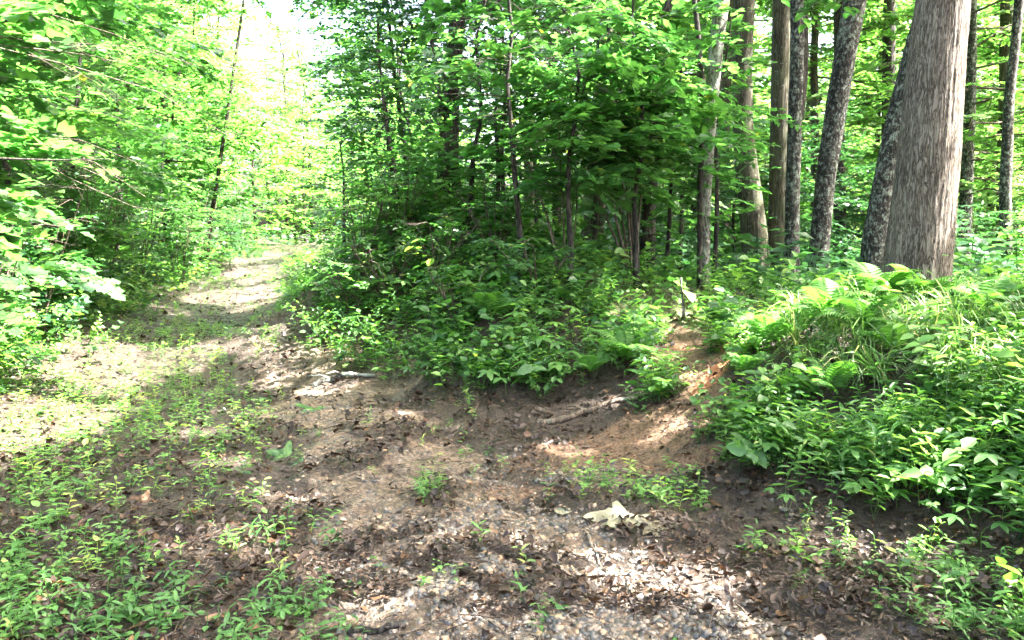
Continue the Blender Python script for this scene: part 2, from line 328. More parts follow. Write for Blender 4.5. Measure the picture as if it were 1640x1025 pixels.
# ------------------------------------------------------------------ leaves are cut along the sun's path to light these spots: (target, radius)
GAPS = []
def gap(px, py, r, Y=None, keep=.04):
    t = P(px, py, Y) if Y else gnd(px, py); GAPS.append((t, r, keep))
for g_ in ((20, 560, 1.1), (50, 640, .8), (80, 565, .5), (30, 690, .5), (390, 545, .40), (450, 560, .36), (500, 575, .34), (420, 610, .2), (560, 560, .18), (520, 620, .24),
           (400, 470, .6), (430, 485, .5), (420, 440, .9), (480, 425, 1.0), (380, 415, 1.5), (1000, 895, .16), (1060, 915, .19), (1105, 940, .14), (1020, 935, .12), (960, 905, .10),
           (840, 865, .11), (590, 955, .09), (450, 655, .15), (360, 660, .12), (380, 870, .09), (1000, 815, .12), (640, 720, .09), (420, 780, .08), (60, 960, .09), (1165, 600, .16), (700, 860, .07), (960, 640, .10), (1150, 590, .08)):
    gap(*g_)
for g_ in ((60, 120, 1.2, 7), (250, 170, 1.0, 7.5), (400, 190, .9, 8), (170, 60, .9, 6.5), (330, 90, .8, 8), (520, 280, 1.2, 16), (560, 250, 1.2, 20), (30, 480, .8, 7.5), (60, 420, .6, 7.5),
           (1185, 285, .28, 10.5), (1200, 300, .2, 10.5), (1290, 480, .22, 5.6), (1340, 500, .16, 5.5), (1250, 530, .14, 5.5), (1160, 70, .3, 9), (1525, 60, .16, 6.2), (1520, 200, .13, 6.2), (1515, 330, .08, 6.2),
           (730, 60, .5, 10), (1600, 300, .5, 12), (1480, 540, .12, 5.3), (900, 130, .5, 14), (240, 330, .2, 8), (130, 380, .25, 7.5), (90, 455, .3, 7.5), (180, 350, .2, 9), (300, 400, .25, 14), (800, 230, .25, 8), (850, 370, .25, 9.2), (1600, 190, .8, 14), (1450, 330, .6, 14), (1330, 320, .5, 15)):
    gap(*g_)
for t_, r_, k_ in (((-3.2, 5.2, 2.9), 1.7, .08), ((-1.3, 4.2, 0), .16, .1), ((-1.9, 4.9, 0), .2, .1), ((-.9, 3.4, 0), .12, .1), ((-2.4, 5.6, 0), .2, .1), ((-1.6, 3.6, 0), .13, .1), ((1.7, 3.6, .1), .12, .1), ((.3, 5.4, 0), .12, .1), ((-1.0, 6.4, 0), .16, .1), ((2.6, 4.2, .8), .2, .2), ((1.9, 4.7, .5), .15, .2), ((3.0, 4.6, 1.0), .25, .2), ((.6, 7.9, 3.3), .8, .3), ((1.35, 8.3, 3.3), .7, .3), ((.1, 9.2, 3.6), .8, .3), ((-1.2, 11.5, 4.2), .9, .3), ((-1.6, 10, 1.6), .7, .3), ((-.6, 8.6, 1.2), .5, .3), ((-2.7, 4.2, 3.0), 1.0, .1), ((-3.5, 4.8, 3.9), 1.2, .1), ((-4.4, 6.4, 4.9), 1.3, .1), ((-5.5, 8.2, 5.2), 1.4, .1), ((-5, 17, 5), 1.8, .1), ((-4.9, 14.5, .1), .45, .2), ((-6.6, 20, .2), .8, .2), ((-6, 22, 6), 2.5, .1), ((-7.5, 14, 4.5), 1.3, .1), ((-9, 20, 6), 2.2, .1), ((-2.8, 13.5, 3.6), .9, .15), ((-5.2, 8.3, 2.2), 1.3, .15), ((-4.6, 7.4, 1.0), .9, .1), ((-10, 30, 3), 3, .1), ((-10, 40, 8), 3, .3), ((-6, 27, 4), 2.2, .1), ((-3, 12.5, 5.5), 1.0, .25), ((-4.2, 6.8, 3.6), 1.3, .25), ((-5.6, 9.5, 4.6), 1.2, .25), ((-3.6, 5.6, 1.2), .8, .2), ((-7, 13, 5.5), 1.3, .2), ((-8, 17, 5), 1.6, .2), ((-9.5, 24, 4), 2, .2), ((-3.8, 18, 4), 1.3, .3), ((4, 22, 5), 2, .2), ((9, 22, 5), 2, .2), ((14, 24, 6), 2.4, .2), ((-.2, 9, 2.6), .5, .3)):
    GAPS.append((np.array(t_), r_, k_))
GT = np.array([g[0] for g in GAPS]); GR = np.array([g[1] for g in GAPS]); GK = np.array([g[2] for g in GAPS])
def sun_keep(pos, sz=.2):
    """False for the leaves cut away so that the sun reaches one of the chosen spots"""
    keep = np.ones(len(pos), bool)
    for t, r, k in zip(GT, GR, GK):
        v = pos - t; al = v @ SUN; q = np.linalg.norm(v - al[:, None] * SUN, axis=1)
        keep &= ~((al > max(1.2, 1.2 * r)) & (q < r + .45 * sz) & (rng.random(len(pos)) > k))
    return keep

# ------------------------------------------------------------------ ground sheet
def ground():
    def warp(lo, hi, n, c, a):
        u = np.linspace(math.asinh((lo - c) / a), math.asinh((hi - c) / a), n); return c + a * np.sinh(u)
    xs = warp(-170, 170, 300, -.2, 1.4); ys = warp(-30, 330, 360, 3.2, 1.2)
    X, Y = np.meshgrid(xs, ys); x, y = X.ravel(), Y.ravel(); z = gz(x, y)
    far = np.hypot(x, y); z = z * (1 - sstep(80, 160, far)) + sstep(80, 160, far) * .0
    V = np.stack([x, y, z], 1); nx = len(xs); i = np.arange(len(ys) - 1)[:, None] * nx + np.arange(nx - 1)[None]
    Q = np.stack([i, i + 1, i + nx + 1, i + nx], -1).reshape(-1, 4)
    me = mesh_from('ground', V, Q, M_GROUND, smooth=True, quads=True)
    zone = np.zeros((len(x), 4), np.float32);     zone[:, 0] = road_mask(x, y); zone[:, 1] = clay_mask(x, y); zone[:, 2] = moss_mask(x, y); zone[:, 3] = red_mask(x, y)
    a = me.attributes.new('zone', 'FLOAT_COLOR', 'POINT'); a.data.foreach_set('color', zone.ravel())
    return link('ground', me, kind='structure', label='damp track and leaf litter of the forest floor')
def road_mask(x, y):
    d = x - road_x(y); hw = np.interp(y, [0, 4, 8, 12, 30], [.9, .75, .8, .85, .95])
    m = 1 - sstep(hw * .55, hw * 1.15, np.abs(d + fbm(x, y, .9, 21, 2) * .3))
    m = m * np.interp(y, [9, 13, 60], [1, .62, .5]); m = np.maximum(m * .72, .55 * (1 - sstep(.2, 1.0, np.hypot((x - .9) / 1.2, (y - 4.7) / .7))))
    heap = litter_heap(x, y)
    return np.clip(m * 1.06 + .30 * fbm(x, y, 2.6, 4, 2) + .22 * fbm(x, y, 9, 14, 2) - .5 * heap, 0, 1) * (base_z(x, y) < .3)
RED = []
def red_mask(x, y):
    c = np.zeros_like(x)
    for cx, cy, r_, s in RED: c = np.maximum(c, s * (1 - sstep(.4, 1.2, np.hypot(x - cx, y - cy) / r_)))
    return c
def clay_mask(x, y):
    c = np.zeros_like(x)
    for cx, cy, rx, ry, s in CLAY: c = np.maximum(c, s * (1 - sstep(.5, 1.1, np.hypot((x - cx) / rx, (y - cy) / ry))))
    return c
CLAY = []
for px, py, r_, s in ((1165, 585, .24, .85), (1135, 612, .2, .75), (1180, 560, .22, .7), (1095, 560, .25, .45)):
    q = gnd(px, py); RED.append((q[0], q[1], r_, s))
for px, py, rx, ry, s in ((1170, 575, .28, .4, .95), (1130, 600, .3, .4, .85), (1090, 580, .3, .5, .7), (1120, 640, .3, .4, .75), (1050, 680, .5, .5, .8), (1000, 720, .6, .35, .8), (1080, 740, .5, .25, .7), (830, 780, .4, .2, .5), (1090, 690, .3, .3, .8), (1100, 550, .3, .6, .7), (960, 720, .7, .45, .55), (880, 740, .6, .3, .45), (430, 840, .3, .15, .4), (650, 280, 1.0, 1.0, .0)):
    q = gnd(px, py); CLAY.append((q[0], q[1], rx, ry, s))
MOSS = []
for px, py, rx, ry in ((960, 450, 1.0, .6), (1180, 510, .9, .9), (1060, 460, .8, .6), (880, 430, .6, .5), (1000, 480, .8, .5)):
    q = gnd(px, py); MOSS.append((q[0], q[1], rx, ry))
def moss_mask(x, y):
    c = np.zeros_like(x)
    for cx, cy, rx, ry in MOSS: c = np.maximum(c, .95 * (1 - sstep(.4, 1.2, np.hypot((x - cx) / rx, (y - cy) / ry))))
    return np.maximum(c, .35 * sstep(.15, .5, base_z(x, y)))
HEAPS = []
EXTRA = ((610, 860, .3, .1, 1), (700, 900, .25, .08, 1), (480, 820, .2, .15, 1), (560, 930, .3, .08, 1), (1000, 960, .4, .06, .9), (780, 980, .3, .05, .9), (620, 650, .3, .2, 1), (820, 700, .4, .15, 1), (480, 560, .25, .4, .8), (560, 680, .12, .5, 1), (470, 620, .1, .6, .9))
for px, py, rx, ry, s in ((640, 700, .45, .45, 1), (560, 740, .3, .3, 1), (760, 700, .5, .3, .9), (420, 700, .35, .6, .9), (400, 640, .3, .6, .7), (700, 790, .25, .3, .9), (880, 940, .4, .18, 1), (850, 880, .3, .12, .9),
                          (520, 880, .35, .12, .9), (420, 900, .3, .2, .9), (1080, 850, .3, .2, .9), (1250, 900, .6, .25, 1), (1450, 960, .6, .2, 1), (1180, 760, .4, .3, .9), (560, 600, .25, .6, .7), (500, 510, .4, 2, .7), (700, 630, .35, .6, .9),
                          (200, 850, .9, .4, .8), (150, 740, .9, .6, .7), (900, 800, .3, .1, .6), (1150, 830, .2, .15, .8), (780, 660, .5, .2, .9), (250, 950, .5, .2, .9)) + EXTRA:
    q = gnd(px, py); HEAPS.append((q[0], q[1], rx, ry, s))
def litter_heap(x, y):
    c = np.zeros_like(np.asarray(x, float)); wx = noise(x, y, 4, 77) * .12; wy = noise(x, y, 4, 78) * .12
    for cx, cy, rx, ry, s in HEAPS: c = np.maximum(c, s * (1 - sstep(.6, 1.15, np.hypot((x + wx - cx) / rx, (y + wy - cy) / ry))))
    return c
ground()

# ------------------------------------------------------------------ branches with flat sprays of leaves
def spray(start, d, L, leaf_len, tw_sp=.16, lf_sp=.07, droop=.25, twl=.42, plane_tilt=.25, r0=.012):
    """one bough: returns leaf arrays (pos, dir, normal, size) and tube pieces"""
    tw_sp *= .72; lf_sp *= .62; d = norm(d); nb = 7; t = np.linspace(0, 1, nb); side = norm(np.cross(d, [0, 0, 1.]) + 1e-6)
    wob = np.cumsum(rng.normal(0, .03 * L, (nb, 3)), 0); wob[0] = 0
    path = start + d * (L * t)[:, None] + wob; path[:, 2] -= droop * L * t ** 2
    k = max(5, int(L / tw_sp)); tt = np.sort(rng.uniform(.12, 1, k)); tp = np.stack([np.interp(tt, t, path[:, i]) for i in range(3)], 1)
    sg = np.where(np.arange(k) % 2 == 0, 1., -1.); an = rng.uniform(.6, 1.1, k)
    up = norm(np.array([0, 0, 1.]) + rng.normal(0, plane_tilt, 3)); sd = norm(np.cross(up, d))
    td = norm(d * np.cos(an)[:, None] + sd * (sg * np.sin(an))[:, None] + rng.normal(0, .12, (k, 3)))
    tl = (twl * L * (1.05 - tt) + .12) * rng.uniform(.6, 1.2, k)
    tubes = [tube(path[::2], np.linspace(r0, r0 * .3, 4), 4)]
    m = np.maximum(2, (tl / lf_sp).astype(int)); idx = np.repeat(np.arange(k), m); u = (np.concatenate([np.arange(a) for a in m]) + .6) / np.repeat(m, m)
    lp = tp[idx] + td[idx] * (tl[idx] * u)[:, None]; lp[:, 2] -= .25 * tl[idx] * u ** 2
    ls = np.where(rng.random(len(idx)) < .5, 1., -1.); la = rng.uniform(.3, 1.2, len(idx))
    s2 = norm(np.cross(up, td))[idx]; ld = td[idx] * np.cos(la)[:, None] + s2 * (ls * np.sin(la))[:, None]; ld[:, 2] -= rng.uniform(0, .35, len(idx))
    ln = up + rng.normal(0, .32, (len(idx), 3)); sz = leaf_len * rng.uniform(.6, 1.25, len(idx))
    for a in range(k):
        e = tp[a] + td[a] * tl[a]; e[2] -= .25 * tl[a]
        if a % 2 or start[1] < 8: tubes.append(tube([tp[a], e], [r0 * .35, r0 * .12], 3))
    return lp, ld, ln, sz, tubes, path
class Crown:
    def __init__(s): s.l = []; s.tubes = []; s.high = False
    def bough(s, *a, **k):
        lp, ld, ln, sz, tb, path = spray(*a, **k); s.l.append((lp, ld, ln, sz, np.full(len(lp), rng.uniform(-.18, .18)))); s.tubes += tb; return path
    def clump(s, c, r, nl, size):
        p = rng.normal(0, 1, (nl, 3)); p = norm(p) * (rng.random((nl, 1)) ** .4) * np.asarray(r); ang = rng.uniform(0, 6.28, nl)
        ld = np.stack([np.cos(ang), np.sin(ang), rng.uniform(-.6, .1, nl)], 1); ln = np.array([0, 0, 1.]) + rng.normal(0, .4, (nl, 3))
        s.l.append((c + p, ld, ln, size * rng.uniform(.7, 1.2, nl), np.full(nl, rng.uniform(-.2, .2))))
    def leaves(s, tmpl, mat, base, cut=True, tint=(.25, .75)):
        pos, D, N, sz, tn = (np.concatenate([x[i] for x in s.l]) for i in range(5))
        if cut:
            k = sun_keep(pos, sz); pos, D, N, sz, tn = pos[k], D[k], N[k], sz[k], tn[k]
        tn = np.clip(rng.uniform(*tint, len(pos)) + tn + .03 * rng.standard_normal(len(pos)), 0, .985); tn[rng.random(len(pos)) < .004] = 1
        V, T, C = place(tmpl, pos, D, N, sz, tn); return mesh_from('leaves', V - np.asarray(base), T, mat, C)
    def twigs(s, base, mat=None):
        g = Geo()
        for V, T in s.tubes:
            if s.high:
                q = np.concatenate([V[:4] * (1 - f) + V[4:8] * f for f in (0, .33, .66)] + [V[4:8] * (1 - f) + V[8:12] * f for f in (0, .33, .66, 1)]) if len(V) >= 12 else V
                if (~sun_keep(q, .1)).mean() > .12: continue
            g.add(V, T)
        if not g.V: V, T = s.tubes[0]; g.add(V, T)
        return g.mesh('twigs', mat or M_TWIG, base, smooth=True)
def tree(name, pts, rads, bark_m, label, cat='tree', group=None, crown=None, tmpl=None, leaf_m=None, cut=True, tint=(.25, .75), sides=20, rough=.03, flare=.5, clip=None):
    """pts/rads: trunk centre line; crown: Crown already filled in world coordinates"""
    base = np.array(pts[0], float); t = thing(name, base, label, cat, group)
    pts = np.asarray(pts, float); s = np.concatenate([[0], np.cumsum(np.linalg.norm(np.diff(pts, axis=0), axis=1))]); n_ = max(12, int(s[-1] / (.07 if sides > 100 else .12))) if sides > 12 else max(8, int(s[-1] / .4))
    u = np.linspace(0, s[-1], n_); q = np.stack([np.interp(u, s, pts[:, i]) for i in range(3)], 1); r = np.interp(u, s, rads)
    r = r * (1 + flare * np.exp(-u / .22)); wb = .05 if r[0] > .22 else .25; q[:, 0] += wb * r * noise(u, u * 0, .8, len(bpy.data.objects)); q[:, 1] += wb * r * noise(u, u * 0 + 9, .8, 5)
    q[0, 2] -= .25
    V, T = tube(q, r, sides)
    a = np.tile(np.arange(sides), n_) * 6.283 / sides; uu = np.repeat(u, sides); c = np.repeat(q, sides, 0); rr = np.repeat(r, sides)
    root = np.exp(-uu / .3) * .28 * np.cos(a * 5 + base[0] * 7) * (flare > .3)
    nse = noise(np.cos(a) * 2.2 + 5, uu * .9, 1, 31) * rough * 1.6 + noise(a * sides / 6.283 * .9, uu * 1.3, 1, 33) * rough
    if sides > 100:
        arc = a * float(r[len(r) // 3]); rid = 1 - np.abs(fbm(arc * 1.0 + .03 * noise(uu, arc, 3, 8), uu * .12, 30, 61, 2)); rid2 = 1 - np.abs(fbm(arc, uu * .2, 75, 62, 1)); nse = nse + (rid * .030 + rid2 * .012) - .035
    V = c + (V - c) * (1 + nse + root)[:, None]
    link('trunk', mesh_from('trunk', V - base, T, bark_m, smooth=True), t)
    if crown is not None and crown.l:
        if crown.tubes: crown.tubes = crown.tubes[:]; link('branches', crown.twigs(base, bark_m if bark_m is M_DARKB else None), t)
        o = link('crown', crown.leaves(tmpl, leaf_m, base, cut, tint), t); o['kind'] = 'stuff'
    return t
def auto_crown(c, pts, z0, z1, Rad, nb, leaf, tw_sp=.2, lf_sp=.09, rise=.25, droop=.3, dirbias=None, low=.6, r0=.012):
    pts = np.asarray(pts, float); zz = pts[:, 2]
    for i in range(nb):
        f = (i + rng.random()) / nb; z = z0 + (z1 - z0) * f
        st = np.array([np.interp(z, zz, pts[:, k]) for k in range(3)]); a = i * 2.4 + rng.uniform(-.5, .5)
        L = Rad * (low + (1 - low) * math.sin(min(1, f * 1.5) * 1.57)) * (1 - .65 * max(0, f - .6) / .4) * rng.uniform(.65, 1.15)
        d = np.array([math.cos(a), math.sin(a), rise + rng.normal(0, .12) + .5 * max(0, f - .6)])
        if dirbias is not None: d[:2] += dirbias
        c.bough(st, d, L, leaf, tw_sp=tw_sp, lf_sp=lf_sp, droop=droop, r0=r0 * (.6 + .4 * L / Rad))
    return c
def px_trunk(Y, rows, zbase=None, top=13.0):
    """trunk centre line from (px, py, width px) rows, base last-to-first whichever; Y the distance"""
    rows = sorted(rows, key=lambda r: -r[1]); pts = []; rr = []
    for px, py, w_ in rows:
        d = ray(px, py); k = Y / d[1]; p = np.array([0, 0, CAM_H]) + d * k; pts.append(p); rr.append(w_ / F * k / 2)
    b = pts[0].copy(); b[2] = gz(b[0], b[1])[0]
    if b[2] < pts[0][2] - .05:
        sl_ = (pts[1] - pts[0]) / max(.1, pts[1][2] - pts[0][2]); q = pts[0] + sl_ * (b[2] - pts[0][2]) * .6; q[2] = b[2]; pts.insert(0, q); rr.insert(0, rr[0] * 1.05)
    e = pts[-1] - pts[-2]; e /= e[2]; zt = top; last = pts[-1]
    if last[2] < zt:
        mid = last + e * (zt - last[2]) * .5 * np.array([.8, .8, 1]); pts.append(mid); rr.append(rr[-1] * .8); pts.append(mid + (mid - last) * np.array([.5, .5, 1])); rr.append(rr[-1] * .5)
    return np.array(pts), np.array(rr)
def high_crown(pts, z0, z1, rad, ncl, nl, size=.24):
    c = Crown(); top = pts[-1]
    for i in range(ncl):
        z = z0 + (z1 - z0) * rng.random() ** .8; a = rng.uniform(0, 6.28); r = rad * math.sqrt(rng.random()) * (1 - .35 * (z - z0) / (z1 - z0))
        ctr = np.array([np.interp(z, pts[:, 2], pts[:, 0]) + r * math.cos(a), np.interp(z, pts[:, 2], pts[:, 1]) + r * math.sin(a), z])
        c.clump(ctr, (.95, .95, .42), nl, size)
        s0 = np.array([np.interp(z - r * .5, pts[:, 2], pts[:, k]) for k in range(2)] + [max(z - r * .5, z0 - 1)])
        c.tubes.append(tube([s0, (s0 + ctr) / 2 + [0, 0, .2], ctr], [.035, .02, .008], 4)); c.high = True
    return c

L2, L4, L8, LB = leaf2(.55), leaf4(.5), leaf8(.5), leaf_lobed()
L4W = leaf4(.62)
# ---- the trees on the flat behind the bank, with the labels that tell them apart
def canopy_tree(name, Y, rows, bm, label, z0=9, rad=3.6, ncl=42, nl=150, sides=20, top=14, **kw):
    p, r = px_trunk(Y, rows, top=top); c = high_crown(p, z0, 15.5, rad, ncl, nl)
    return tree(name, p, r, bm, label, crown=c, tmpl=L2, leaf_m=M_LEAF, sides=sides, **kw)
canopy_tree('oak_tree', 6.4, [(1462, 480, 108), (1466, 440, 99), (1480, 300, 92), (1496, 150, 86), (1513, 0, 80)], M_OAK, 'massive pale grey ridged oak trunk on the right hand mound', sides=200, rough=.015, flare=.12, ncl=60)
canopy_tree('mossy_tree', 12.5, [(1210, 455, 44), (1208, 380, 40), (1196, 270, 36), (1190, 200, 32), (1189, 100, 32), (1192, 0, 33)], M_MOSSY, 'straight brown mossy trunk with a slight bend, just right of the pale slender trunk')
canopy_tree('mossy_tree', 12.8, [(1243, 470, 46), (1246, 380, 34), (1250, 250, 32), (1250, 120, 29), (1251, 0, 28)], M_MOSSY, 'brown mossy trunk directly behind the thin black lichened trunk')
canopy_tree('lichened_tree', 11.2, [(1269, 485, 26), (1270, 380, 22), (1272, 250, 22), (1274, 120, 22), (1275, 0, 22)], M_LICHEN, 'thin straight blackish trunk with grey lichen, in front of the brown mossy trunk')
canopy_tree('lichened_tree', 11.6, [(1308, 478, 34), (1312, 400, 30), (1322, 290, 30), (1340, 170, 34), (1352, 100, 34), (1369, 0, 36)], M_LICHEN, 'curved blocky barked trunk leaning right, spotted with pale lichen')
canopy_tree('lichened_tree', 9.6, [(1392, 455, 36), (1400, 380, 36), (1418, 280, 34), (1440, 180, 34), (1470, 60, 32), (1490, 0, 30)], M_LICHEN, 'dark leaning lichened trunk half hidden behind the massive oak')
canopy_tree('dark_tree', 15, [(1610, 430, 18), (1611, 300, 18), (1618, 150, 15), (1632, 0, 14)], M_LICHEN, 'slim lichened trunk right of the oak with the crooked upper stem', sides=12)
canopy_tree('dark_tree', 20, [(1606, 420, 20), (1608, 200, 18), (1612, 0, 18)], M_MOSSY, 'straight brown trunk behind the crooked slim one at the right edge', sides=12)
canopy_tree('pale_lichened_tree', 9.2, [(1127, 430, 16), (1130, 330, 18), (1136, 220, 20), (1140, 150, 22), (1148, 60, 24), (1156, 0, 25)], M_PALEB, 'slender pale trunk mottled with lichen behind the mossy knoll', flare=.2)
canopy_tree('dark_tree', 9.0, [(1121, 420, 8), (1120, 300, 9), (1126, 180, 9), (1121, 80, 8), (1112, 0, 8)], M_DARKB, 'thin dark stem twisting up beside the pale slender trunk', sides=10, flare=.1, ncl=14)
canopy_tree('dark_tree', 10.5, [(1036, 430, 26), (1040, 330, 22), (1050, 200, 20), (1056, 90, 20), (1068, 0, 20)], M_DARKB, 'dark trunk leaning right behind the many stemmed shrub')
canopy_tree('dark_tree', 11.4, [(718, 330, 38), (718, 250, 32), (722, 150, 28), (735, 0, 26)], M_DARKB, 'black trunk standing at the top of the road bank', ncl=50)
canopy_tree('dark_tree', 17, [(850, 380, 20), (849, 200, 18), (848, 0, 17)], M_MOSSY, 'grey brown trunk behind the leafy sapling above the bank', sides=12)
canopy_tree('dark_tree', 14, [(893, 380, 15), (888, 200, 14), (880, 0, 14)], M_DARKB, 'thin dark trunk just right of the grey brown one above the bank', sides=12)
canopy_tree('dark_tree', 20, [(1160, 420, 24), (1158, 200, 22), (1166, 0, 22)], M_MOSSY, 'greenish grey trunk farther back behind the pale slender one', sides=12)
canopy_tree('dark_tree', 19, [(1345, 430, 20), (1344, 200, 17), (1344, 0, 16)], M_DARKB, 'straight dark trunk farther back between the leaning trunks', sides=12)
canopy_tree('dark_tree', 22, [(1420, 430, 22), (1422, 200, 20), (1424, 0, 18)], M_DARKB, 'straight far trunk behind the massive oak', sides=12)
# canopy trees around the camera, placed so their crowns shade the track; unseen ones added to block sun
for i, (x, y, lab) in enumerate(((4.6, 1.2, 'tall tree beside the track on the near right'), (8.5, 3.5, 'tall tree on the bank right of the oak'), (9, 9, 'tall tree in the wood behind the oak'), (6.4, 4.5, 'unseen tall tree added to block sun just outside the right edge, beside the oak'), (7.2, 7.6, 'unseen tall tree added to block sun between the oak and the wood'), (5.6, -.8, 'tall tree on the near right slope'),                                   (3.0, -3.5, 'tall tree beside the track behind the viewer'), (8, -2, 'tall tree on the right slope behind the viewer'), (6, 17, 'tall tree in the hollow beyond the lichened trunks'),
                                 (1.5, 14.5, 'tall tree behind the mossy knoll'), (-8.5, 7, 'tall tree behind the left shrubs'))):
    z = gz(x, y)[0]; p = np.array([[x, y, z], [x + .2, y, 5], [x + .1, y + .3, 10], [x, y, 15]]); r = np.array([.2, .16, .12, .05])
    tree('tall_tree', p, r, M_MOSSY if i % 2 else M_DARKB, lab, group='tall canopy trees', crown=high_crown(p, 8.5, 16, 4.3, 43, 135), tmpl=L2, leaf_m=M_LEAF, sides=14)

# ---- understorey trees with layered sprays
def under_tree(name, x, y, h, r, z0, Rad, nb, leaf, label, leaf_m=M_LEAF, tmpl=None, lean=(0, 0), bm=M_DARKB, group=None, tint=(.25, .75), **kw):
    z = gz(x, y)[0]; t_ = np.linspace(0, 1, 7)
    p = np.stack([x + lean[0] * t_ + rng.normal(0, .03 * h, 7) * t_, y + lean[1] * t_ + rng.normal(0, .02 * h, 7) * t_, z + h * t_], 1)
    c = auto_crown(Crown(), p, z + z0, z + h, Rad, nb, leaf, **kw)
    return tree(name, p, np.linspace(r, r * .25, 7), bm, label, crown=c, tmpl=tmpl or L4, leaf_m=leaf_m, sides=9, flare=.15, tint=tint, group=group)
# the thin sapling with the dark visible stem on the left
p, r = px_trunk(23, [(331, 405, 9), (338, 350, 8), (346, 300, 6.5), (362, 200, 6), (378, 90, 5), (390, 0, 4)], top=9)
tree('sapling', p, r, M_DARKB, 'thin dark stemmed sapling leaning right at the left edge of the track', crown=auto_crown(Crown(), p, 2.0, 9, 2.4, 50, .13, tw_sp=.17, lf_sp=.06), tmpl=L4W, leaf_m=M_LEAF, sides=8, flare=.2, tint=(.4, .9))
LEFT = [(-9.6, 20.5, 5, .3, 1.9, 34, .13, 'low leafy tree hugging the left edge of the far track', (.6, 0), L4), (-4.6, 5.6, 5.2, .9, 2.2, 34, .115, 'broad leaved young maple hanging over the left verge', (.5, .3), LB), (-5.8, 7.6, 6.5, .8, 2.6, 40, .12, 'tall young maple behind the first one on the left', (.7, .2), L4W),
        (-6.9, 10.4, 7, .6, 2.6, 44, .13, 'young tree with low branches beside the left shrubs', (.6, 0), L4W), (-7.9, 13.6, 8, .8, 2.7, 46, .13, 'leafy young tree left of the dark stemmed sapling', (.8, 0), L4W),
        (-9.3, 18, 9, 1.0, 3.0, 42, .14, 'bright leafy tree over the far left bank', (1, 0), L4W), (-11.0, 24, 10, 1.2, 3.4, 40, .16, 'bright tree arching over the far bend from the left', (1.4, 0), L4),
        (-9.8, 9.5, 9, 2, 3.0, 34, .15, 'taller tree filling the wood behind the left shrubs', (.5, 0), L4), (-13, 14, 10, 2, 3.4, 34, .16, 'tree deep in the wood on the left', (.5, 0), L4), (-8.0, 5.2, 7, 1.5, 2.5, 30, .13, 'young tree at the left end of the shrubs', (.5, 0), L4W)]
for x, y, h, z0, Rad, nb, lf, lab, ln_, tm in LEFT:
    under_tree('young_tree', x, y, h, .05, z0, Rad, int(nb * 1.75), lf * 1.12, lab, lean=ln_, tmpl=tm if y < 10 else L2, r0=.0045, tw_sp=.125 + .005 * y, lf_sp=.042 + .0022 * y, tint=(.3, .8))
RIGHT = [(-4.6, 28.5, 8, 2.2, 3.0, 36, .15, 'tree whose branches arch over the far track from the right', (-.9, 0), L4, M_LEAF), (-2.8, 12.9, 2.2, .1, .9, 24, .08, 'small bushy sapling at the foot of the bank beside the track', (0, 0), L4, M_LEAF), (-1.7, 11.6, 3.4, .2, 1.3, 30, .09, 'bushy sapling high on the bank face', (-.3, -.2), L4, M_LEAF), (-.2, 9.9, 2.4, .2, 1.1, 26, .09, 'low leafy sapling right of the black trunk on the crest', (0, -.2), L4, M_LEAF), (1.9, 9.5, 2.6, .4, 1.0, 24, .09, 'low leafy sapling filling the gap behind the knoll', (0, 0), L4, M_LEAF), (-1.6, 13.6, 3.6, .2, 1.3, 34, .10, 'leafy sapling on the bank where the track narrows', (-.4, 0), L4, M_LEAF), (-1.5, 10.4, 2.6, .2, 1.1, 26, .085, 'low sapling on the bank face below the small leaved dark tree', (-.2, -.2), L4, M_LEAF),
         (-.55, 9.6, 3.2, .7, 1.0, 26, .10, 'sapling standing just in front of the black trunk', (.2, 0), L4W, M_LEAF), (.6, 7.9, 3.0, .9, 1.0, 30, .105, 'light green sapling nearest the viewer on the bank crest', (.0, -.1), L4W, M_LEAF),
         (1.35, 8.3, 3.4, 1.0, 1.1, 32, .105, 'bright sapling with layered leaves over the many stemmed shrub', (-.1, -.1), L4W, M_LEAF), (-2.8, 18.8, 5, .2, 2.0, 34, .12, 'bright sapling on the bank midway to the bend', (-.5, 0), L4, M_LEAF),
         (-.1, 11.0, 5.5, .8, 1.8, 34, .11, 'leafy young tree right of the black trunk', (0, 0), L4, M_LEAF), (2.4, 9.2, 3.2, .9, .9, 20, .09, 'thin sapling left of the pale slender trunk', (0, 0), L4, M_LEAF), (-1.6, 12.3, 6.5, 1.0, 2.1, 46, .085, 'small leaved dark tree spreading over the road bank', (-.8, .0), L4, M_DARK), (-.9, 10.8, 5.2, 1.8, 1.5, 30, .09, 'dense dark young tree around the black trunk', (-.3, 0), L4, M_DARK),
         (-2.2, 16.5, 7, .6, 2.4, 40, .11, 'bright green young tree on the road bank beyond the dark one', (-.3, 0), L4, M_LEAF), (-3.7, 23, 8, .6, 2.8, 36, .13, 'bright young tree on the far right bank of the track', (-.4, 0), L4, M_LEAF),
         (.15, 8.3, 3.9, 1.3, 1.25, 26, .11, 'light green large leaved sapling on the bank crest', (-.3, -.3), L4W, M_LEAF), (1.0, 9.4, 5.0, 1.0, 1.6, 34, .105, 'fresh green sapling behind the many stemmed shrub', (.1, 0), L4W, M_LEAF),
         (2.3, 10.5, 4.0, 1.2, 1.3, 18, .10, 'sapling between the pale trunk and the dark leaning trunk', (0, 0), L4, M_LEAF), (.4, 12.5, 6.5, 1.6, 2.2, 34, .12, 'leafy tree behind the bank crest', (0, 0), L4, M_LEAF),
         (3.9, 13.5, 3.0, .5, 1.5, 22, .11, 'low spreading sapling beneath the mossy trunks', (0, 0), L4, M_DARK), (5.6, 14, 3.2, .5, 1.6, 24, .11, 'low sapling between the two leaning lichened trunks', (0, 0), L4, M_DARK)]
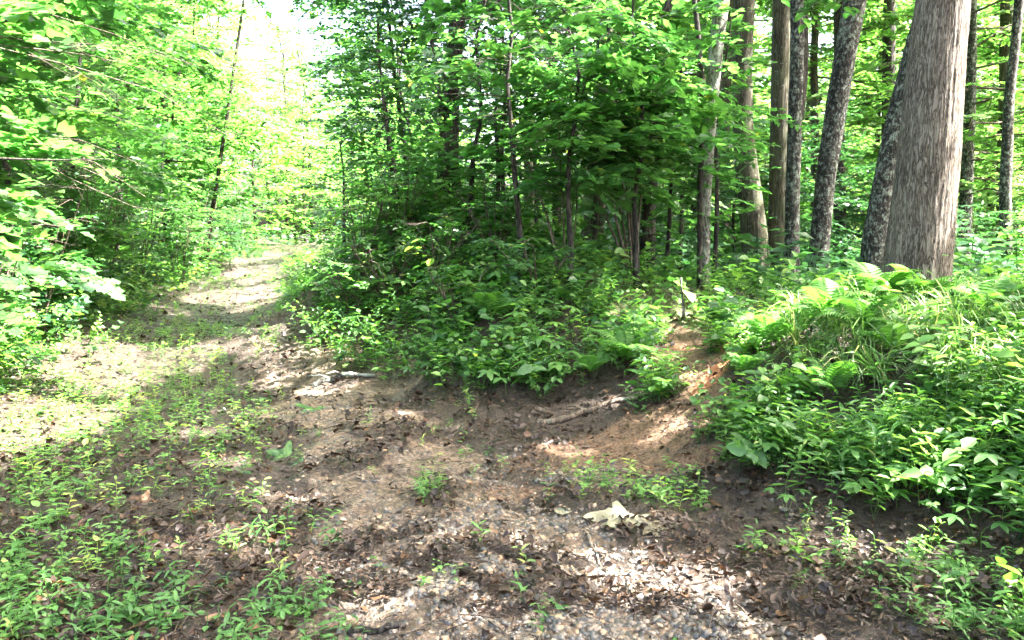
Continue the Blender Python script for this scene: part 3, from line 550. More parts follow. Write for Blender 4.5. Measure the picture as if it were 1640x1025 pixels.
for x, y, h, z0, Rad, nb, lf, lab, ln_, tm, lm in RIGHT:
    under_tree('young_tree', x, y, h, .035, z0, Rad, int(nb * 1.7), lf * 1.12, lab, leaf_m=lm, lean=ln_, tmpl=tm if y < 10 else L2, r0=.006, tw_sp=.11 + .004 * y, lf_sp=.036 + .002 * y)
# dogwood-like spray with sunlit leaves in front of the trunks, near the mossy pair
# branch of big leaves hanging in at the top right
def hanging(px, py, Y, d, L, leaf, label, tmpl=L4W, mat=M_LEAF, n_=3):
    s = P(px, py, Y); c = Crown()
    for i in range(n_): path = c.bough(s + rng.normal(0, .05, 3), np.array(d) + rng.normal(0, .15, 3), L * rng.uniform(.7, 1), leaf, tw_sp=.14, lf_sp=.08, droop=.3, r0=.006)
    t = thing('hanging_branch', s, label, 'branch'); link('twigs', c.twigs(s), t)
    o = link('foliage', c.leaves(tmpl, mat, s), t); o['kind'] = 'stuff'
hanging(1460, -60, 8.2, (-1, -.1, -.15), 1.3, .15, 'broad leaved branch drooping in front of the trunks, near the top edge', n_=4)
hanging(1250, -40, 8.4, (.8, 0, -.3), .9, .13, 'leafy branch tip reaching right above the thin black trunk', n_=2)
hanging(-60, 60, 5.6, (.9, .5, .1), 1.8, .105, 'sunlit maple branch reaching in over the top left corner', tmpl=LB, n_=5)
hanging(-80, 210, 6.0, (1, .4, .05), 1.6, .10, 'maple branch reaching in at the left edge above the bare twig', tmpl=LB, n_=5)

for x, y, h, lab in ((-12.6, 47, 9, 'bright tree standing across the far bend of the track'), (-6.4, 44, 8, 'bright tree right of the far bend of the track'), (-16.0, 45, 9, 'bright tree left of the far bend of the track'), (-10.8, 53, 10, 'tree just beyond the far bend of the track'), (-14.5, 56, 12, 'tall tree behind the ones at the far bend'),
                     (-4.6, 33, 8, 'bright tree on the right bank before the far bend'), (-11.6, 35, 7, 'bright tree on the left bank before the far bend'),
                     (-7.6, 52, 11, 'second tree just beyond the far bend of the track'), (-11.8, 60, 13, 'farthest tree closing the view along the track'), (-15.5, 66, 14, 'tall tree far left beyond the bend'), (-17.5, 56, 15, 'tall tree left of the sky gap beyond the bend'), (-14.2, 49, 13, 'tall tree just left of the sky gap'), (-16.0, 41, 12, 'tall tree over the far left bank'), (-8.6, 64, 13, 'tall tree far right beyond the bend'), (-5.0, 38, 9, 'tree leaning over the far track from the right bank'), (-9.7, 49, 6.5, 'low bushy tree standing in the very end of the track')):
    under_tree('bend_tree', x, y, h, .09, .3, 3.4, 60, .26, lab, leaf_m=M_LEAF if y > 43 else M_FAR, tmpl=L2, tw_sp=.34, lf_sp=.16, tint=(.45, 1.0))
# ---- shrubs
def shrub(x, y, h, spread, ns, leaf, label, mat=M_LEAF, tmpl=None, group=None, bm=M_TWIG, low=.25, tint=(.25, .75), sp=.13, r=.012, lean=(0, 0), name='shrub', leafless=.0, lfs=.065):
    z = gz(x, y)[0]; base = np.array([x, y, z]); t = thing(name, base, label, 'shrub', group); g = Geo(); c = Crown()
    for i in range(ns):
        a = i * 2.4 + rng.uniform(-.4, .4); o = spread * rng.uniform(.3, 1); hh = h * rng.uniform(.65, 1.05); u = np.linspace(0, 1, 6)
        p = base + np.stack([(math.cos(a) * o + lean[0]) * u ** 1.3 + .05 * math.cos(a), (math.sin(a) * o + lean[1]) * u ** 1.3 + .05 * math.sin(a), hh * u - .05], 1) + rng.normal(0, .02 * h, (6, 3)) * u[:, None]
        V, T = tube(p, np.linspace(r, r * .35, 6), 5); g.add(V, T)
        for f in np.linspace(max(low, leafless), 1, max(3, int(hh / .17))):
            st = np.array([np.interp(f, u, p[:, k]) for k in range(3)]); aa = rng.uniform(0, 6.28)
            c.bough(st, (math.cos(aa), math.sin(aa), .3), rng.uniform(.25, .6) * (.4 + .35 * h), leaf, tw_sp=sp, lf_sp=lfs, droop=.3, r0=.005)
    g2 = [g]; 
    for V, T in c.tubes: g.add(V, T)
    link('stems', g.mesh('stems', bm, base, smooth=True), t)
    o = link('foliage', c.leaves(tmpl or (L4 if y < 9.2 else L2), mat, base, True, tint), t); o['kind'] = 'stuff'; return t
k_ = 0
LS = ['low leafy shrub nearest the viewer on the left, sunlit', 'pale flowering looking shrub behind the sunlit verge', 'dense dark shrub beside the sunlit verge', 'second dense dark shrub along the left verge', 'rounded shrub midway along the left verge', 'shrub left of the dark stemmed sapling',
      'small shrub at the foot of the dark stemmed sapling', 'shrub on the sandy sunlit bank', 'shrub just beyond the sandy sunlit bank', 'far shrub at the left of the bend', 'shrub tucked under the young maples', 'shrub beneath the low branched young tree', 'shrub deep under the left trees', 'shrub behind the dark left shrubs']
for (x, y, h), lab in zip(((-4.9, 6.4, 1.0), (-5.3, 7.6, 1.7), (-5.6, 9.0, 2.0), (-6.1, 10.6, 2.3), (-6.7, 12.6, 2.3), (-7.2, 14.8, 2.3), (-7.6, 17.6, 2.3), (-8.5, 20.8, 2.5), (-9.3, 24.5, 2.7), (-10.4, 29.5, 2.8), (-6.3, 6.6, 2.4), (-7.3, 9.2, 2.9), (-8.6, 12.6, 3.4), (-9.0, 15.6, 3.4)), LS):
    shrub(x, y, h, .7 + .1 * h, 8, .065 + .002 * y, lab, mat=M_DARK if k_ % 3 == 2 else M_LEAF, sp=.07 + .003 * y, lfs=.03 + .002 * y, low=.1); k_ += 1
q = gnd(1010, 447)
shrub(q[0], q[1], 2.5, .75, 9, .10, 'many stemmed shrub with bare grey lower stems on the mossy knoll', tmpl=L4W, mat=M_LEAF, leafless=.6, r=.018, lean=(-.45, .1), sp=.10, lfs=.05, tint=(.4, .9))
q = gnd(905, 430); shrub(q[0], q[1], 1.9, .5, 5, .085, 'leafy shrub left of the many stemmed one', leafless=.45, lean=(-.2, 0))
q = gnd(1100, 470); shrub(q[0] + .1, q[1] + .3, 1.1, .35, 7, .06, 'thicket of thin upright stems beside the pale trunk', leafless=.5, r=.008)
for (px, py, h, lab) in ((700, 440, .8, 'bushy green plant on the bank face below the black trunk'), (620, 470, .8, 'bushy plant on the lower bank beside the track'), (790, 400, .9, 'bushy plant on the bank crest'), (580, 440, 1.2, 'shrub at the far foot of the bank'),
                         (735, 510, .6, 'low shrub halfway down the bank'), (860, 470, .6, 'low shrub left of the mossy knoll'), (1130, 470, .5, 'yellowish low shrub on the knoll beside the path'), (640, 400, 1.2, 'shrub on the diagonal edge of the bank'), (560, 480, .5, 'low shrub where the bank meets the track')):
    q = gnd(px, py); shrub(q[0], q[1], h, .5, 9, .07, lab, sp=.08, lfs=.038, low=.15, tint=(.35, .85))

# ---- forest behind: prototypes copied with their parts
def proto_tree(i, big=True):
    h = rng.uniform(13, 16); u = np.linspace(0, 1, 8); p = np.stack([rng.normal(0, .18, 8).cumsum() * u, rng.normal(0, .18, 8).cumsum() * u, h * u], 1); c = Crown()
    auto_crown(c, p, 1.6, h, 3.4, 78, .19, tw_sp=.24, lf_sp=.085, droop=.28, r0=.03)
    t = tree('forest_tree', p, np.linspace(.15, .04, 8), [M_MOSSY, M_DARKB, M_LICHEN][i % 3], 'slim tree in the wood behind the trunks', 'tree', crown=c, tmpl=L2, leaf_m=M_FAR, cut=False, sides=9, tint=(.2, .85)); return t
protos = [proto_tree(i) for i in range(5)]
def back_label(x, y):
    rx_ = x - float(road_x(y)); far = 'far back' if y > 42 else ('midway back' if y > 28 else 'just behind the nearer trunks')
    side = 'left of the track' if rx_ < 0 else ('beyond the road bank' if x < 4 else 'behind the lichened trunks')
    if x > 14: side = 'behind the massive oak'
    return f'leafy forest tree {side}, {far}'
used = set(); k_ = 0
spots = []
for y in np.concatenate([np.arange(17, 34, 4.2), np.arange(34, 70, 6.5)]):
    half = y * .78 + 2
    for x in np.arange(-half, half, 4.2 + y * .06):
        xx, yy = x + rng.uniform(-1.2, 1.2), y + rng.uniform(-1.6, 1.6)
        if abs(xx - road_x(yy)) < 3.4 and yy < 55: continue
        if yy < 24 and -10 < xx < -1: continue
        if -.25 < xx / yy < -.16 and yy < 66: continue
        if 2.5 < xx - road_x(yy) < 17 and 26 < yy < 62 and rng.random() < .55: continue
        if 0 < xx - road_x(yy) < 10.5 and yy < 50 and rng.random() < .85: continue
        spots.append((xx, yy))
for xx, yy in spots:
    src = protos[k_ % 5]; o = copy_tree(src) if k_ >= 5 else src; k_ += 1
    o.location = (xx, yy, gz(xx, yy)[0]); o.rotation_euler = (0, 0, rng.uniform(0, 6.28)); s_ = rng.uniform(.85, 1.25); o.scale = (s_, s_, s_)
    lab = back_label(xx, yy); tag(o, lab, 'tree', lab.replace('leafy forest tree', 'leafy forest trees'))
# understorey clumps behind
pr = []
for i in range(4): pr.append(shrub(200 + i * 9, 200, rng.uniform(1.8, 2.8), 1.1, 10, .14, 'x', mat=M_DARK if i % 2 else M_FAR, tmpl=L2, sp=.15, lfs=.07, low=.1, name='understorey_shrub'))
k_ = 0
for y in np.arange(11, 46, 3.3):
    half = y * .75 + 2
    for x in np.arange(-half, half, 2.5 + y * .03):
        xx, yy = x + rng.uniform(-.8, .8), y + rng.uniform(-1, 1)
        if abs(xx - road_x(yy) ) < 2.9 or (yy < 20 and -10.5 < xx < 1.2) or yy < 11 or (yy < 12.5 and xx < 8): continue
        o = pr[k_] if k_ < 4 else copy_tree(pr[k_ % 4]); k_ += 1
        o.location = (xx, yy, gz(xx, yy)[0]); o.rotation_euler = (0, 0, rng.uniform(0, 6.28)); s_ = rng.uniform(.7, 1.25); o.scale = (s_, s_, s_ * rng.uniform(.8, 1.3))
        lab = back_label(xx, yy).replace('leafy forest tree', 'understorey shrub'); tag(o, lab, 'shrub', lab.replace('understorey shrub', 'understorey shrubs'))

# ------------------------------------------------------------------ low plants: templates
def T_(g): V, T, C, M = g.arrays(); return V, T, C
def stiltgrass(nl=9, h=.12, ll=.055, lod=0):
    g = Geo(); u = np.linspace(0, 1, 4); hue = rng.uniform(-.1, .15); bend = rng.uniform(.1, .5); st = np.stack([bend * h * u ** 2, 0 * u, h * u], 1); V, T = tube(st, .0012, 3); g.add(V, T, .6)
    f = np.linspace(.2, 1, nl); p = np.stack([np.interp(f, u, st[:, k]) for k in range(3)], 1); a = np.arange(nl) * 2.6 + rng.uniform(-.5, .5, nl)
    D = np.stack([np.cos(a), np.sin(a), rng.uniform(.0, .5, nl)], 1); Nn = np.array([0, 0, 1.]) + rng.normal(0, .15, (nl, 3))
    g.add(*place(leaf4(.24, .05) if lod else leaf8(.24, .02, .35), p, D, Nn, ll * rng.uniform(.7, 1.2, nl), rng.uniform(.35, .65, nl))); return T_(g)
def broadleaf(nl=5, h=.08, ll=.05, w_=.62, lod=0):
    g = Geo()
    for s in range(2):
        f = np.linspace(.3, 1, nl); a = np.arange(nl) * 2.4 + rng.uniform(0, 6); p = np.zeros((nl, 3)); p[:, 2] = h * f * (.6 + .4 * s); p[:, :2] = rng.normal(0, .012, 2) * s
        D = np.stack([np.cos(a), np.sin(a), rng.uniform(-.1, .35, nl)], 1); e = p + norm(D) * ll * .35
        for i in range(nl if not lod else 0): g.add(*tube([p[i], e[i]], .0009, 3), .6)
        g.add(*place((leaf2(w_) if lod > 1 else leaf4(w_, .06)) if lod else leaf8(w_, .04, .25), e, D, np.array([0, 0, 1.]) + rng.normal(0, .2, (nl, 3)), ll * rng.uniform(.6, 1.2, nl), rng.uniform(.3, .7, nl)))
    g.add(*tube([[0, 0, 0], [.004, 0, h * .5], [0, 0, h]], .0016, 3), .5); return T_(g)
def palmate(nf=3, h=.13, ll=.075, nlf=5):
    g = Geo()
    for k in range(nf):
        a0 = k * 2.2 + rng.uniform(-.4, .4); tip = np.array([math.cos(a0) * h * .6, math.sin(a0) * h * .6, h * rng.uniform(.6, 1.1)]); g.add(*tube([[0, 0, 0], tip * [.4, .4, .7], tip], .0013, 3), .6)
        a = a0 + np.linspace(-2.0, 2.0, nlf); D = np.stack([np.cos(a), np.sin(a), np.full(nlf, -.12)], 1)
        g.add(*place(leaf8(.42, .03, .2), np.repeat(tip[None], nlf, 0), D, np.array([0, 0, 1.]) + rng.normal(0, .12, (nlf, 3)), ll * (1 - .25 * np.abs(np.linspace(-1, 1, nlf))), np.full(nlf, rng.uniform(.35, .7))))
    return T_(g)
def fern_frond(Lf=.45, npair=15, arch=.5):
    g = Geo(); u = np.linspace(0, 1, npair + 3); path = np.stack([Lf * (u - .15 * u ** 3), 0 * u, Lf * (arch * 1.6 * u - arch * 1.5 * u ** 2)], 1)
    g.add(*tube(path, np.linspace(.0025, .0007, len(u)), 3), .3)
    i = np.arange(2, npair + 3); i = i[i < len(u)]; tan = norm(np.gradient(path, axis=0))[i]; pl = Lf * .27 * np.sin(np.clip(u[i] * 1.0 + .1, 0, 1) ** .75 * 3.1) ** .8 + .006
    for s in (1, -1):
        side = np.tile([0, s, 0.], (len(i), 1)); D = side * .95 + tan * .35 - np.array([0, 0, .18]); nn = np.cross(tan, side) * s
        g.add(*place(leaf4(.19, .02), path[i], D, nn, pl, rng.uniform(.35, .65, len(i))))
        # small teeth between the pinnae give the cut outline
    return g
def grass_tuft(nb=24, h=.42):
    g = Geo()
    for k in range(nb):
        a = rng.uniform(0, 6.28); L = h * rng.uniform(.6, 1.2); u = np.linspace(0, 1, 6); out = L * rng.uniform(.35, .9); x = out * u ** 1.4; z = L * (1.5 * u - 1.2 * u ** 2.2 * rng.uniform(.7, 1.25)); wd = .0035 * (1 - u) ** .6 + .0006
        c, s = math.cos(a), math.sin(a); ctr = np.stack([x * c, x * s, z], 1); sd = np.array([-s, c, 0])
        V = np.concatenate([ctr + sd * wd[:, None], ctr - sd * wd[:, None]]); j = np.arange(5); T = np.concatenate([np.stack([j, j + 1, j + 7], 1), np.stack([j, j + 7, j + 6], 1)])
        g.add(V, T, float(rng.choice([rng.uniform(0, .6), rng.uniform(.6, 1)], p=[.75, .25])))
    return T_(g)
def sprig(nl, h, ll, w_, fork=2, hang=.5):
    g = Geo()
    for f_ in range(fork):
        a0 = rng.uniform(0, 6.28); u = np.linspace(0, 1, 5); o_ = h * rng.uniform(.3, .9); hh = h * rng.uniform(.6, 1.05); p = np.stack([math.cos(a0) * o_ * u ** 1.4, math.sin(a0) * o_ * u ** 1.4, hh * (1.25 * u - hang * .5 * u ** 3)], 1)
        g.add(*tube(p[::2], [.0025, .0015, .0007], 3), .1); f = np.linspace(.25, 1, nl); q = np.stack([np.interp(f, u, p[:, k]) for k in range(3)], 1); t_ = norm(np.gradient(p, axis=0))[np.minimum(4, (f * 4).astype(int))]
        sd = norm(np.cross(t_, [0, 0, 1.]) + 1e-6) * np.where(np.arange(nl) % 2, 1, -1)[:, None]; D = t_ * .45 + sd * .9 + rng.normal(0, .18, (nl, 3)) - [0, 0, .2]
        g.add(*place(leaf4(w_, rng.uniform(.03, .12)), q, D, np.array([0, 0, 1.]) + rng.normal(0, .3, (nl, 3)), ll * rng.uniform(.5, 1.25, nl) * (1.1 - .35 * f), rng.uniform(.3, .7, nl)))
    return T_(g)
SPS = [sprig(rng.integers(6, 10), rng.uniform(.18, .42), l_, w_, fork=f_) for l_, w_, f_ in ((.045, .7, 2), (.06, .6, 2), (.035, .8, 3), (.075, .5, 2), (.05, .42, 3), (.085, .66, 1), (.11, .6, 1))]
ST = [stiltgrass(rng.integers(6, 10), rng.uniform(.07, .14)) for _ in range(5)]; BR = [broadleaf(rng.integers(3, 6), rng.uniform(.05, .1), rng.uniform(.03, .05)) for _ in range(5)]
STc = [stiltgrass(rng.integers(6, 10), rng.uniform(.07, .14), lod=1) for _ in range(5)]; BRc = [broadleaf(rng.integers(3, 6), rng.uniform(.05, .1), rng.uniform(.03, .05), lod=1) for _ in range(5)]
PA = [palmate(rng.integers(2, 4)) for _ in range(3)]; GRS = [grass_tuft() for _ in range(4)]

FERNS = [(1005, 605, 1.0, 12, 'large fern above the fallen branch, beside the clay path'), (945, 625, .7, 8, 'small fern left of the large one above the fallen branch'), (1400, 530, 1.15, 10, 'fern on top of the mound in front of the massive oak'), (1320, 560, .95, 9, 'fern on the left shoulder of the mound'),
          (1470, 525, 1.1, 9, 'fern right of the one in front of the oak'), (1330, 650, .8, 8, 'fern halfway down the mound face'), (1225, 590, .8, 8, 'fern on the mound edge by the clay path'), (1430, 600, .8, 7, 'fern among the sedge on the mound'), (790, 530, 1.1, 9, 'fern in the shade of the road bank'),
          (1580, 540, .9, 8, 'fern near the right end of the mound'), (1190, 625, .6, 7, 'lowest fern on the mound edge by the clay path'), (1380, 585, .9, 8, 'fern just below the one in front of the oak')]
FXY = np.array([gnd(a[0], a[1])[:2] for a in FERNS])
def fern_clear(x, y):
    m = np.ones_like(np.asarray(x, float))
    for fx, fy in FXY: m *= .12 + .88 * sstep(.22, .42, np.hypot(x - fx, (y - fy + .12)))
    return m
# where low plants grow
def herb_density(x, y):
    b = base_z(x, y); d = x - road_x(y); left = sstep(.55, 1.3, -d + .25 * fbm(x, y, 1.3, 51, 2)) ; bank = sstep(.08, .3, b)
    right = sstep(.7, 1.3, d) * 1.0 * (y < 5.2)
    clay = clay_mask(x, y); h = litter_heap(x, y); cl = sstep(-.1, .3, fbm(x, y, 2.1, 61, 3))
    v = np.maximum.reduce([left * (np.interp(y, [4.6, 6.8], [.15, .95]) + .3 * cl + .58 * cl * (y < 8)), bank, right * cl]) * (1 - sstep(.3, .6, clay)) * (1 - .35 * h * (b < .15))
    v = np.maximum(v, .04 * cl); far_right = (d > .5) & (b < .1) & (y > 5); v[far_right] = np.maximum(v[far_right] * .5, .38 * cl[far_right] * (d[far_right] < 2.2))
    return v * (1 - .6 * moss_mask(x, y) * (x > 0)) * fern_clear(x, y)
def sample_ground(nwant, dens, y0=2.0, y1=26, xspan=.75, xpad=.5, p=1.3, minb=None):
    out = []; p = 1.001 if p == 1 else p
    tot = 0
    while tot < nwant:
        n_ = nwant * 3; u = rng.random(n_); a = 1 - p; y = (y0 ** a + u * (y1 ** a - y0 ** a)) ** (1 / a); x = rng.uniform(-1, 1, n_) * (xspan * y + xpad)
        k = rng.random(n_) < dens(x, y); out.append(np.stack([x[k], y[k]], 1)); tot += k.sum()
    q = np.concatenate(out)[:nwant]; return np.column_stack([q, gz(q[:, 0], q[:, 1])])
def scatter(pts, tmpls, smin, smax, tint, tilt=.15):
    V, T, C = [], [], []; off = 0; w_ = rng.integers(0, len(tmpls), len(pts))
    for i, t in enumerate(tmpls):
        p = pts[w_ == i]
        if len(p) == 0: continue
        a, b, c = rep_yaw(t, p, rng.uniform(0, 6.28, len(p)), rng.uniform(smin, smax, len(p)), rng.uniform(*tint, len(p)), tilt); V.append(a); T.append(b + off); C.append(c); off += len(a)
    return np.concatenate(V), np.concatenate(T), np.concatenate(C)
pts = sample_ground(8600, herb_density, p=.95)
sel = rng.random(len(pts)); near = np.hypot(pts[:, 0], pts[:, 1]) < 5.0
in_view = (np.abs(pts[:, 0]) < .68 * pts[:, 1]) & (pts[:, 1] > 2.3)
ind = np.where(near & in_view)[0]; ind = ind[np.argsort(pts[ind, 1])][:290]; mask = np.zeros(len(pts), bool); mask[ind] = True
V, T, C = scatter(pts[~mask & (sel < .5)], STc, .5, 1.15, (.4, .95)); link('stiltgrass_carpet', mesh_from('stiltgrass_carpet', V, T, M_HERB, C), kind='stuff', label='bright green low grass seedlings along the verge and banks', cat='ground cover')
V, T, C = scatter(pts[~mask & (sel >= .5)], BRc, .5, 1.35, (.4, .95)); link('seedling_carpet', mesh_from('seedling_carpet', V, T, M_HERB, C), kind='stuff', label='broad leaved seedlings covering the verge and banks', cat='ground cover')
stm = [mesh_from('stiltgrass', a, b, M_HERB, c) for a, b, c in ST]; brm = [mesh_from('seedling', a, b, M_HERB, c) for a, b, c in BR]
for i in ind:
    is_st = sel[i] < .6; o = link('stiltgrass' if is_st else 'seedling', (stm if is_st else brm)[rng.integers(0, 5)], loc=pts[i]); o.rotation_euler = (rng.normal(0, .12), rng.normal(0, .12), rng.uniform(0, 6.28)); s_ = rng.uniform(.55, 1.2); o.scale = (s_,) * 3
    side = 'left verge' if pts[i, 0] < road_x(pts[i, 1]) - .4 else ('foot of the right mound' if pts[i, 0] > road_x(pts[i, 1]) + .8 else 'gravel of the track')
    nm = 'narrow leaved grass seedling' if is_st else 'round leaved seedling'
    tag(o, f'small green {nm} growing on the {side}', 'seedling', f'{nm}s on the {side}')
# denser herbs on the right mound and the bank
def mound(x, y): b = base_z(x, y); return ((b > .05) & (x > .9) & (y < 7)) * (clay_mask(x, y) < .4) * sstep(.04, .2, b) * fern_clear(x, y)
def bankd(x, y): b = base_z(x, y); return ((b > .05) & ((x < 1.2) | (y > 7))) * (clay_mask(x, y) < .4) * sstep(.03, .2, b) * fern_clear(x, y) * np.where((y > 8.6) & (x > 1.5), .4, 1) * (x > road_x(y)) * (1 - np.clip(moss_mask(x, y) * .72, 0, 1)) * (.45 + .55 * sstep(-.2, .3, fbm(x, y, 1.2, 93, 2)))
pm = sample_ground(3700, mound, 2.2, 7, .8, .3, p=.2); pb = sample_ground(5200, bankd, 5.5, 20, .75, .3, p=1.2)
s1 = np.clip(rng.random(len(pm)) * .6 + .2 + .5 * fbm(pm[:, 0], pm[:, 1], 1.6, 141, 2), 0, .79); s1[rng.random(len(pm)) < .06] = .95; s2 = rng.random(len(pb))
gzone = (pm[:, 0] > 1.9) & (pm[:, 2] > .35) & (fbm(pm[:, 0], pm[:, 1], 1.1, 151, 2) > -.1); kk = ~(gzone & (rng.random(len(pm)) < .5)); pm = pm[kk]; s1 = s1[kk]
BR2 = [broadleaf(rng.integers(4, 6), rng.uniform(.14, .24), rng.uniform(.045, .075), .5) for _ in range(5)]; ST2 = [stiltgrass(11, rng.uniform(.18, .3), .075) for _ in range(5)]
BR4 = [broadleaf(rng.integers(4, 6), rng.uniform(.14, .24), rng.uniform(.045, .08), .5, lod=1) for _ in range(6)]; ST4 = [stiltgrass(11, rng.uniform(.18, .3), .075, lod=1) for _ in range(5)]
g = Geo()
for a in (scatter(pm[s1 < .2], BR4, .6, 1.5, (.3, .85)), scatter(pm[(s1 > .2) & (s1 < .5)], SPS, .7, 1.3, (.15, .85), .3), scatter(pm[(s1 > .5) & (s1 < .8)], ST4, .7, 1.3, (.3, .9)), scatter(pm[s1 > .9], PA, .8, 1.5, (.3, .8))): g.add(*a)
link('mound_herbs', g.mesh('mound_herbs', M_HERB), kind='stuff', label='mixed leafy herbs covering the right hand mound', cat='ground cover')
BR3 = [broadleaf(rng.integers(4, 6), rng.uniform(.14, .26), rng.uniform(.045, .08), .52, lod=1) for _ in range(5)]; ST3 = [stiltgrass(11, rng.uniform(.18, .3), .075, lod=1) for _ in range(5)]
g = Geo()
for a in (scatter(pb[s2 < .18], BR3, .8, 1.7, (.25, .75)), scatter(pb[(s2 > .18) & (s2 < .62)], SPS, .8, 1.7, (.1, .85), .3), scatter(pb[(s2 > .6) & (s2 < .85)], ST3, .8, 1.5, (.3, .7)), scatter(pb[s2 > .9], PA, 1.2, 2.2, (.3, .8))): g.add(*a)
link('bank_herbs', g.mesh('bank_herbs', M_HERB), kind='stuff', label='mixed leafy herbs covering the road bank and knoll', cat='ground cover')
BR5 = [broadleaf(5, .2, .075, .55, lod=2) for _ in range(5)]
def leftbank(x, y): d = road_x(y) - x; return sstep(0, .9, d - np.interp(y, [4, 8, 14, 30], [3.4, 2.5, 1.8, 1.6]) + .4 * fbm(x, y, .9, 51, 2)) * (y > 4) * (.3 + .7 * sstep(-.3, .3, fbm(x, y, .8, 97, 2)))
pf = sample_ground(3200, leftbank, 4.0, 34, .8, .3, p=.9); V, T, C = scatter(pf, SPS, .9, 2.2, (.2, .95), .25)
link('left_undergrowth', mesh_from('left_undergrowth', V, T, M_HERB, C), kind='stuff', label='leafy undergrowth between the shrubs on the left side', cat='ground cover')
def floor_far(x, y): return ((y > 9.5) & (x > 2.2)) * 1.0 + ((y > 20) & (x - road_x(y) > 1.3)) * 1.0 + ((y > 28) & (x - road_x(y) < -1.6)) * 1.0 + (y > 46)
pf = sample_ground(3000, floor_far, 9, 75, .8, .3, p=1.2); V, T, C = scatter(pf, BR5, 1.8, 4.2, (.1, .8))
link('wood_undergrowth', mesh_from('wood_undergrowth', V, T, M_DARK, C), kind='stuff', label='low undergrowth on the floor of the wood behind the trunks', cat='ground cover')  # deep green leaves stand in for the dark shade around the trunk bases
def overhang(x, y): b = base_z(x, y); return (b > .45) & (b < 1.15) & (x > 1.9) & (y < 6.2)
pg = sample_ground(230, overhang, 2.5, 6.2, .8, .3, p=.2); V, T, C = scatter(pg, GRS, .8, 1.4, (.3, .7), .3); link('sedge_carpet', mesh_from('sedge_carpet', V, T, M_GRASS, C), kind='stuff', label='drooping fine sedge grass on the face of the right mound', cat='grass')

# ferns: each a thing with its fronds
fm = [fern_frond(.45, 17, rng.uniform(.35, .7)).mesh('frond', M_FERN) for _ in range(4)]
def fern(px, py, s_, nf, label, Y=None):
    s_ *= 1.0; q = gnd(px, py) if Y is None else P(px, py, Y); t = thing('fern', q, label, 'fern', 'ferns on the banks')
    for k in range(nf):
        o = link('frond', fm[rng.integers(0, 4)], t); z = k * 6.283 / nf + rng.uniform(-.25, .25); o.rotation_euler = (rng.normal(0, .15), rng.uniform(-.75, -.15), z); f = s_ * rng.uniform(.75, 1.15); o.scale = (f, f, f); o.location = (0, 0, .12)
for a in FERNS: fern(*a)
# larger seedlings with hand-shaped leaves
bigp = [mesh_from('broad_seedling', *(lambda v: (v[0], v[1], M_HERB, v[2]))(palmate(n_, .22, l_, 5))) for n_, l_ in ((2, .16), (3, .13), (2, .12), (3, .10))]
for i, (px, py, s_, lab) in enumerate(((1190, 690, .9, 'big leaved hickory seedling at the left end of the mound'), (1240, 745, .8, 'five leaved seedling low on the mound, above the litter'), (1350, 760, .9, 'pale five leaved seedling near the foot of the mound'), (1260, 820, .7, 'bright five leaved seedling at the foot of the mound'), (1400, 830, .7, 'five leaved creeper where the mound meets the litter'),
                                       (1560, 880, .7, 'five leaved creeper at the foot of the mound near the right edge'), (1600, 790, .9, 'broad leaved seedling on the mound near the right edge'), (1480, 720, .8, 'five leaved seedling below the sedge'), (815, 610, 1.1, 'light green large leaved plant at the foot of the bank'), (770, 625, .9, 'large leaved plant left of the lighter one at the bank foot'),
                                       (870, 640, .8, 'large leaved plant right of the lighter one at the bank foot'), (450, 990, .5, 'light green round leaved seedling near the bottom edge'), (1540, 600, .9, 'tall palmate leaved seedling near the top of the mound'), (1460, 660, .8, 'palmate seedling in the middle of the mound'), (700, 620, .8, 'palmate seedling where the bank meets the litter'))):
    q = gnd(px, py); o = link('broad_seedling', bigp[i % 4], loc=q, label=lab, cat='seedling', group='large leaved seedlings'); o.rotation_euler = (0, 0, rng.uniform(0, 6)); o.scale = (s_,) * 3
# upright green herb in the track
q = gnd(690, 800); g = Geo()
for k in range(16):
    p = np.array([[rng.normal(0, .05), rng.normal(0, .05), 0]]); a, b, c = rep_yaw(ST2[k % 5], p, np.array([rng.uniform(0, 6)]), np.array([rng.uniform(.5, .85)]), np.array([rng.uniform(.5, .8)]), .25); g.add(a, b, c)
link('herb_clump', g.mesh('herb_clump', M_HERB), loc=q, label='upright bright green herb growing alone in the litter of the track', cat='plant')

# ------------------------------------------------------------------ stones, dead leaves, twigs
M_SOIL = bark('crumbly_soil', (.05, .026, .015), (.15, .078, .042), (.26, .145, .08), vert=1, fine=14, bump=.5)
def stone_t(k):
    ph = (1 + 5 ** .5) / 2; V = norm(np.array([[-1, ph, 0], [1, ph, 0], [-1, -ph, 0], [1, -ph, 0], [0, -1, ph], [0, 1, ph], [0, -1, -ph], [0, 1, -ph], [ph, 0, -1], [ph, 0, 1], [-ph, 0, -1], [-ph, 0, 1]]))
    T = np.array([[0, 11, 5], [0, 5, 1], [0, 1, 7], [0, 7, 10], [0, 10, 11], [1, 5, 9], [5, 11, 4], [11, 10, 2], [10, 7, 6], [7, 1, 8], [3, 9, 4], [3, 4, 2], [3, 2, 6], [3, 6, 8], [3, 8, 9], [4, 9, 5], [2, 4, 11], [6, 2, 10], [8, 6, 7], [9, 8, 1]])
    r = np.random.default_rng(k); return V * r.uniform(.65, 1.15, (12, 1)) * np.array([1, r.uniform(.6, .95), r.uniform(.35, .6)]) * .5, T, np.full(12, .5)
STN = [stone_t(k) for k in range(8)]
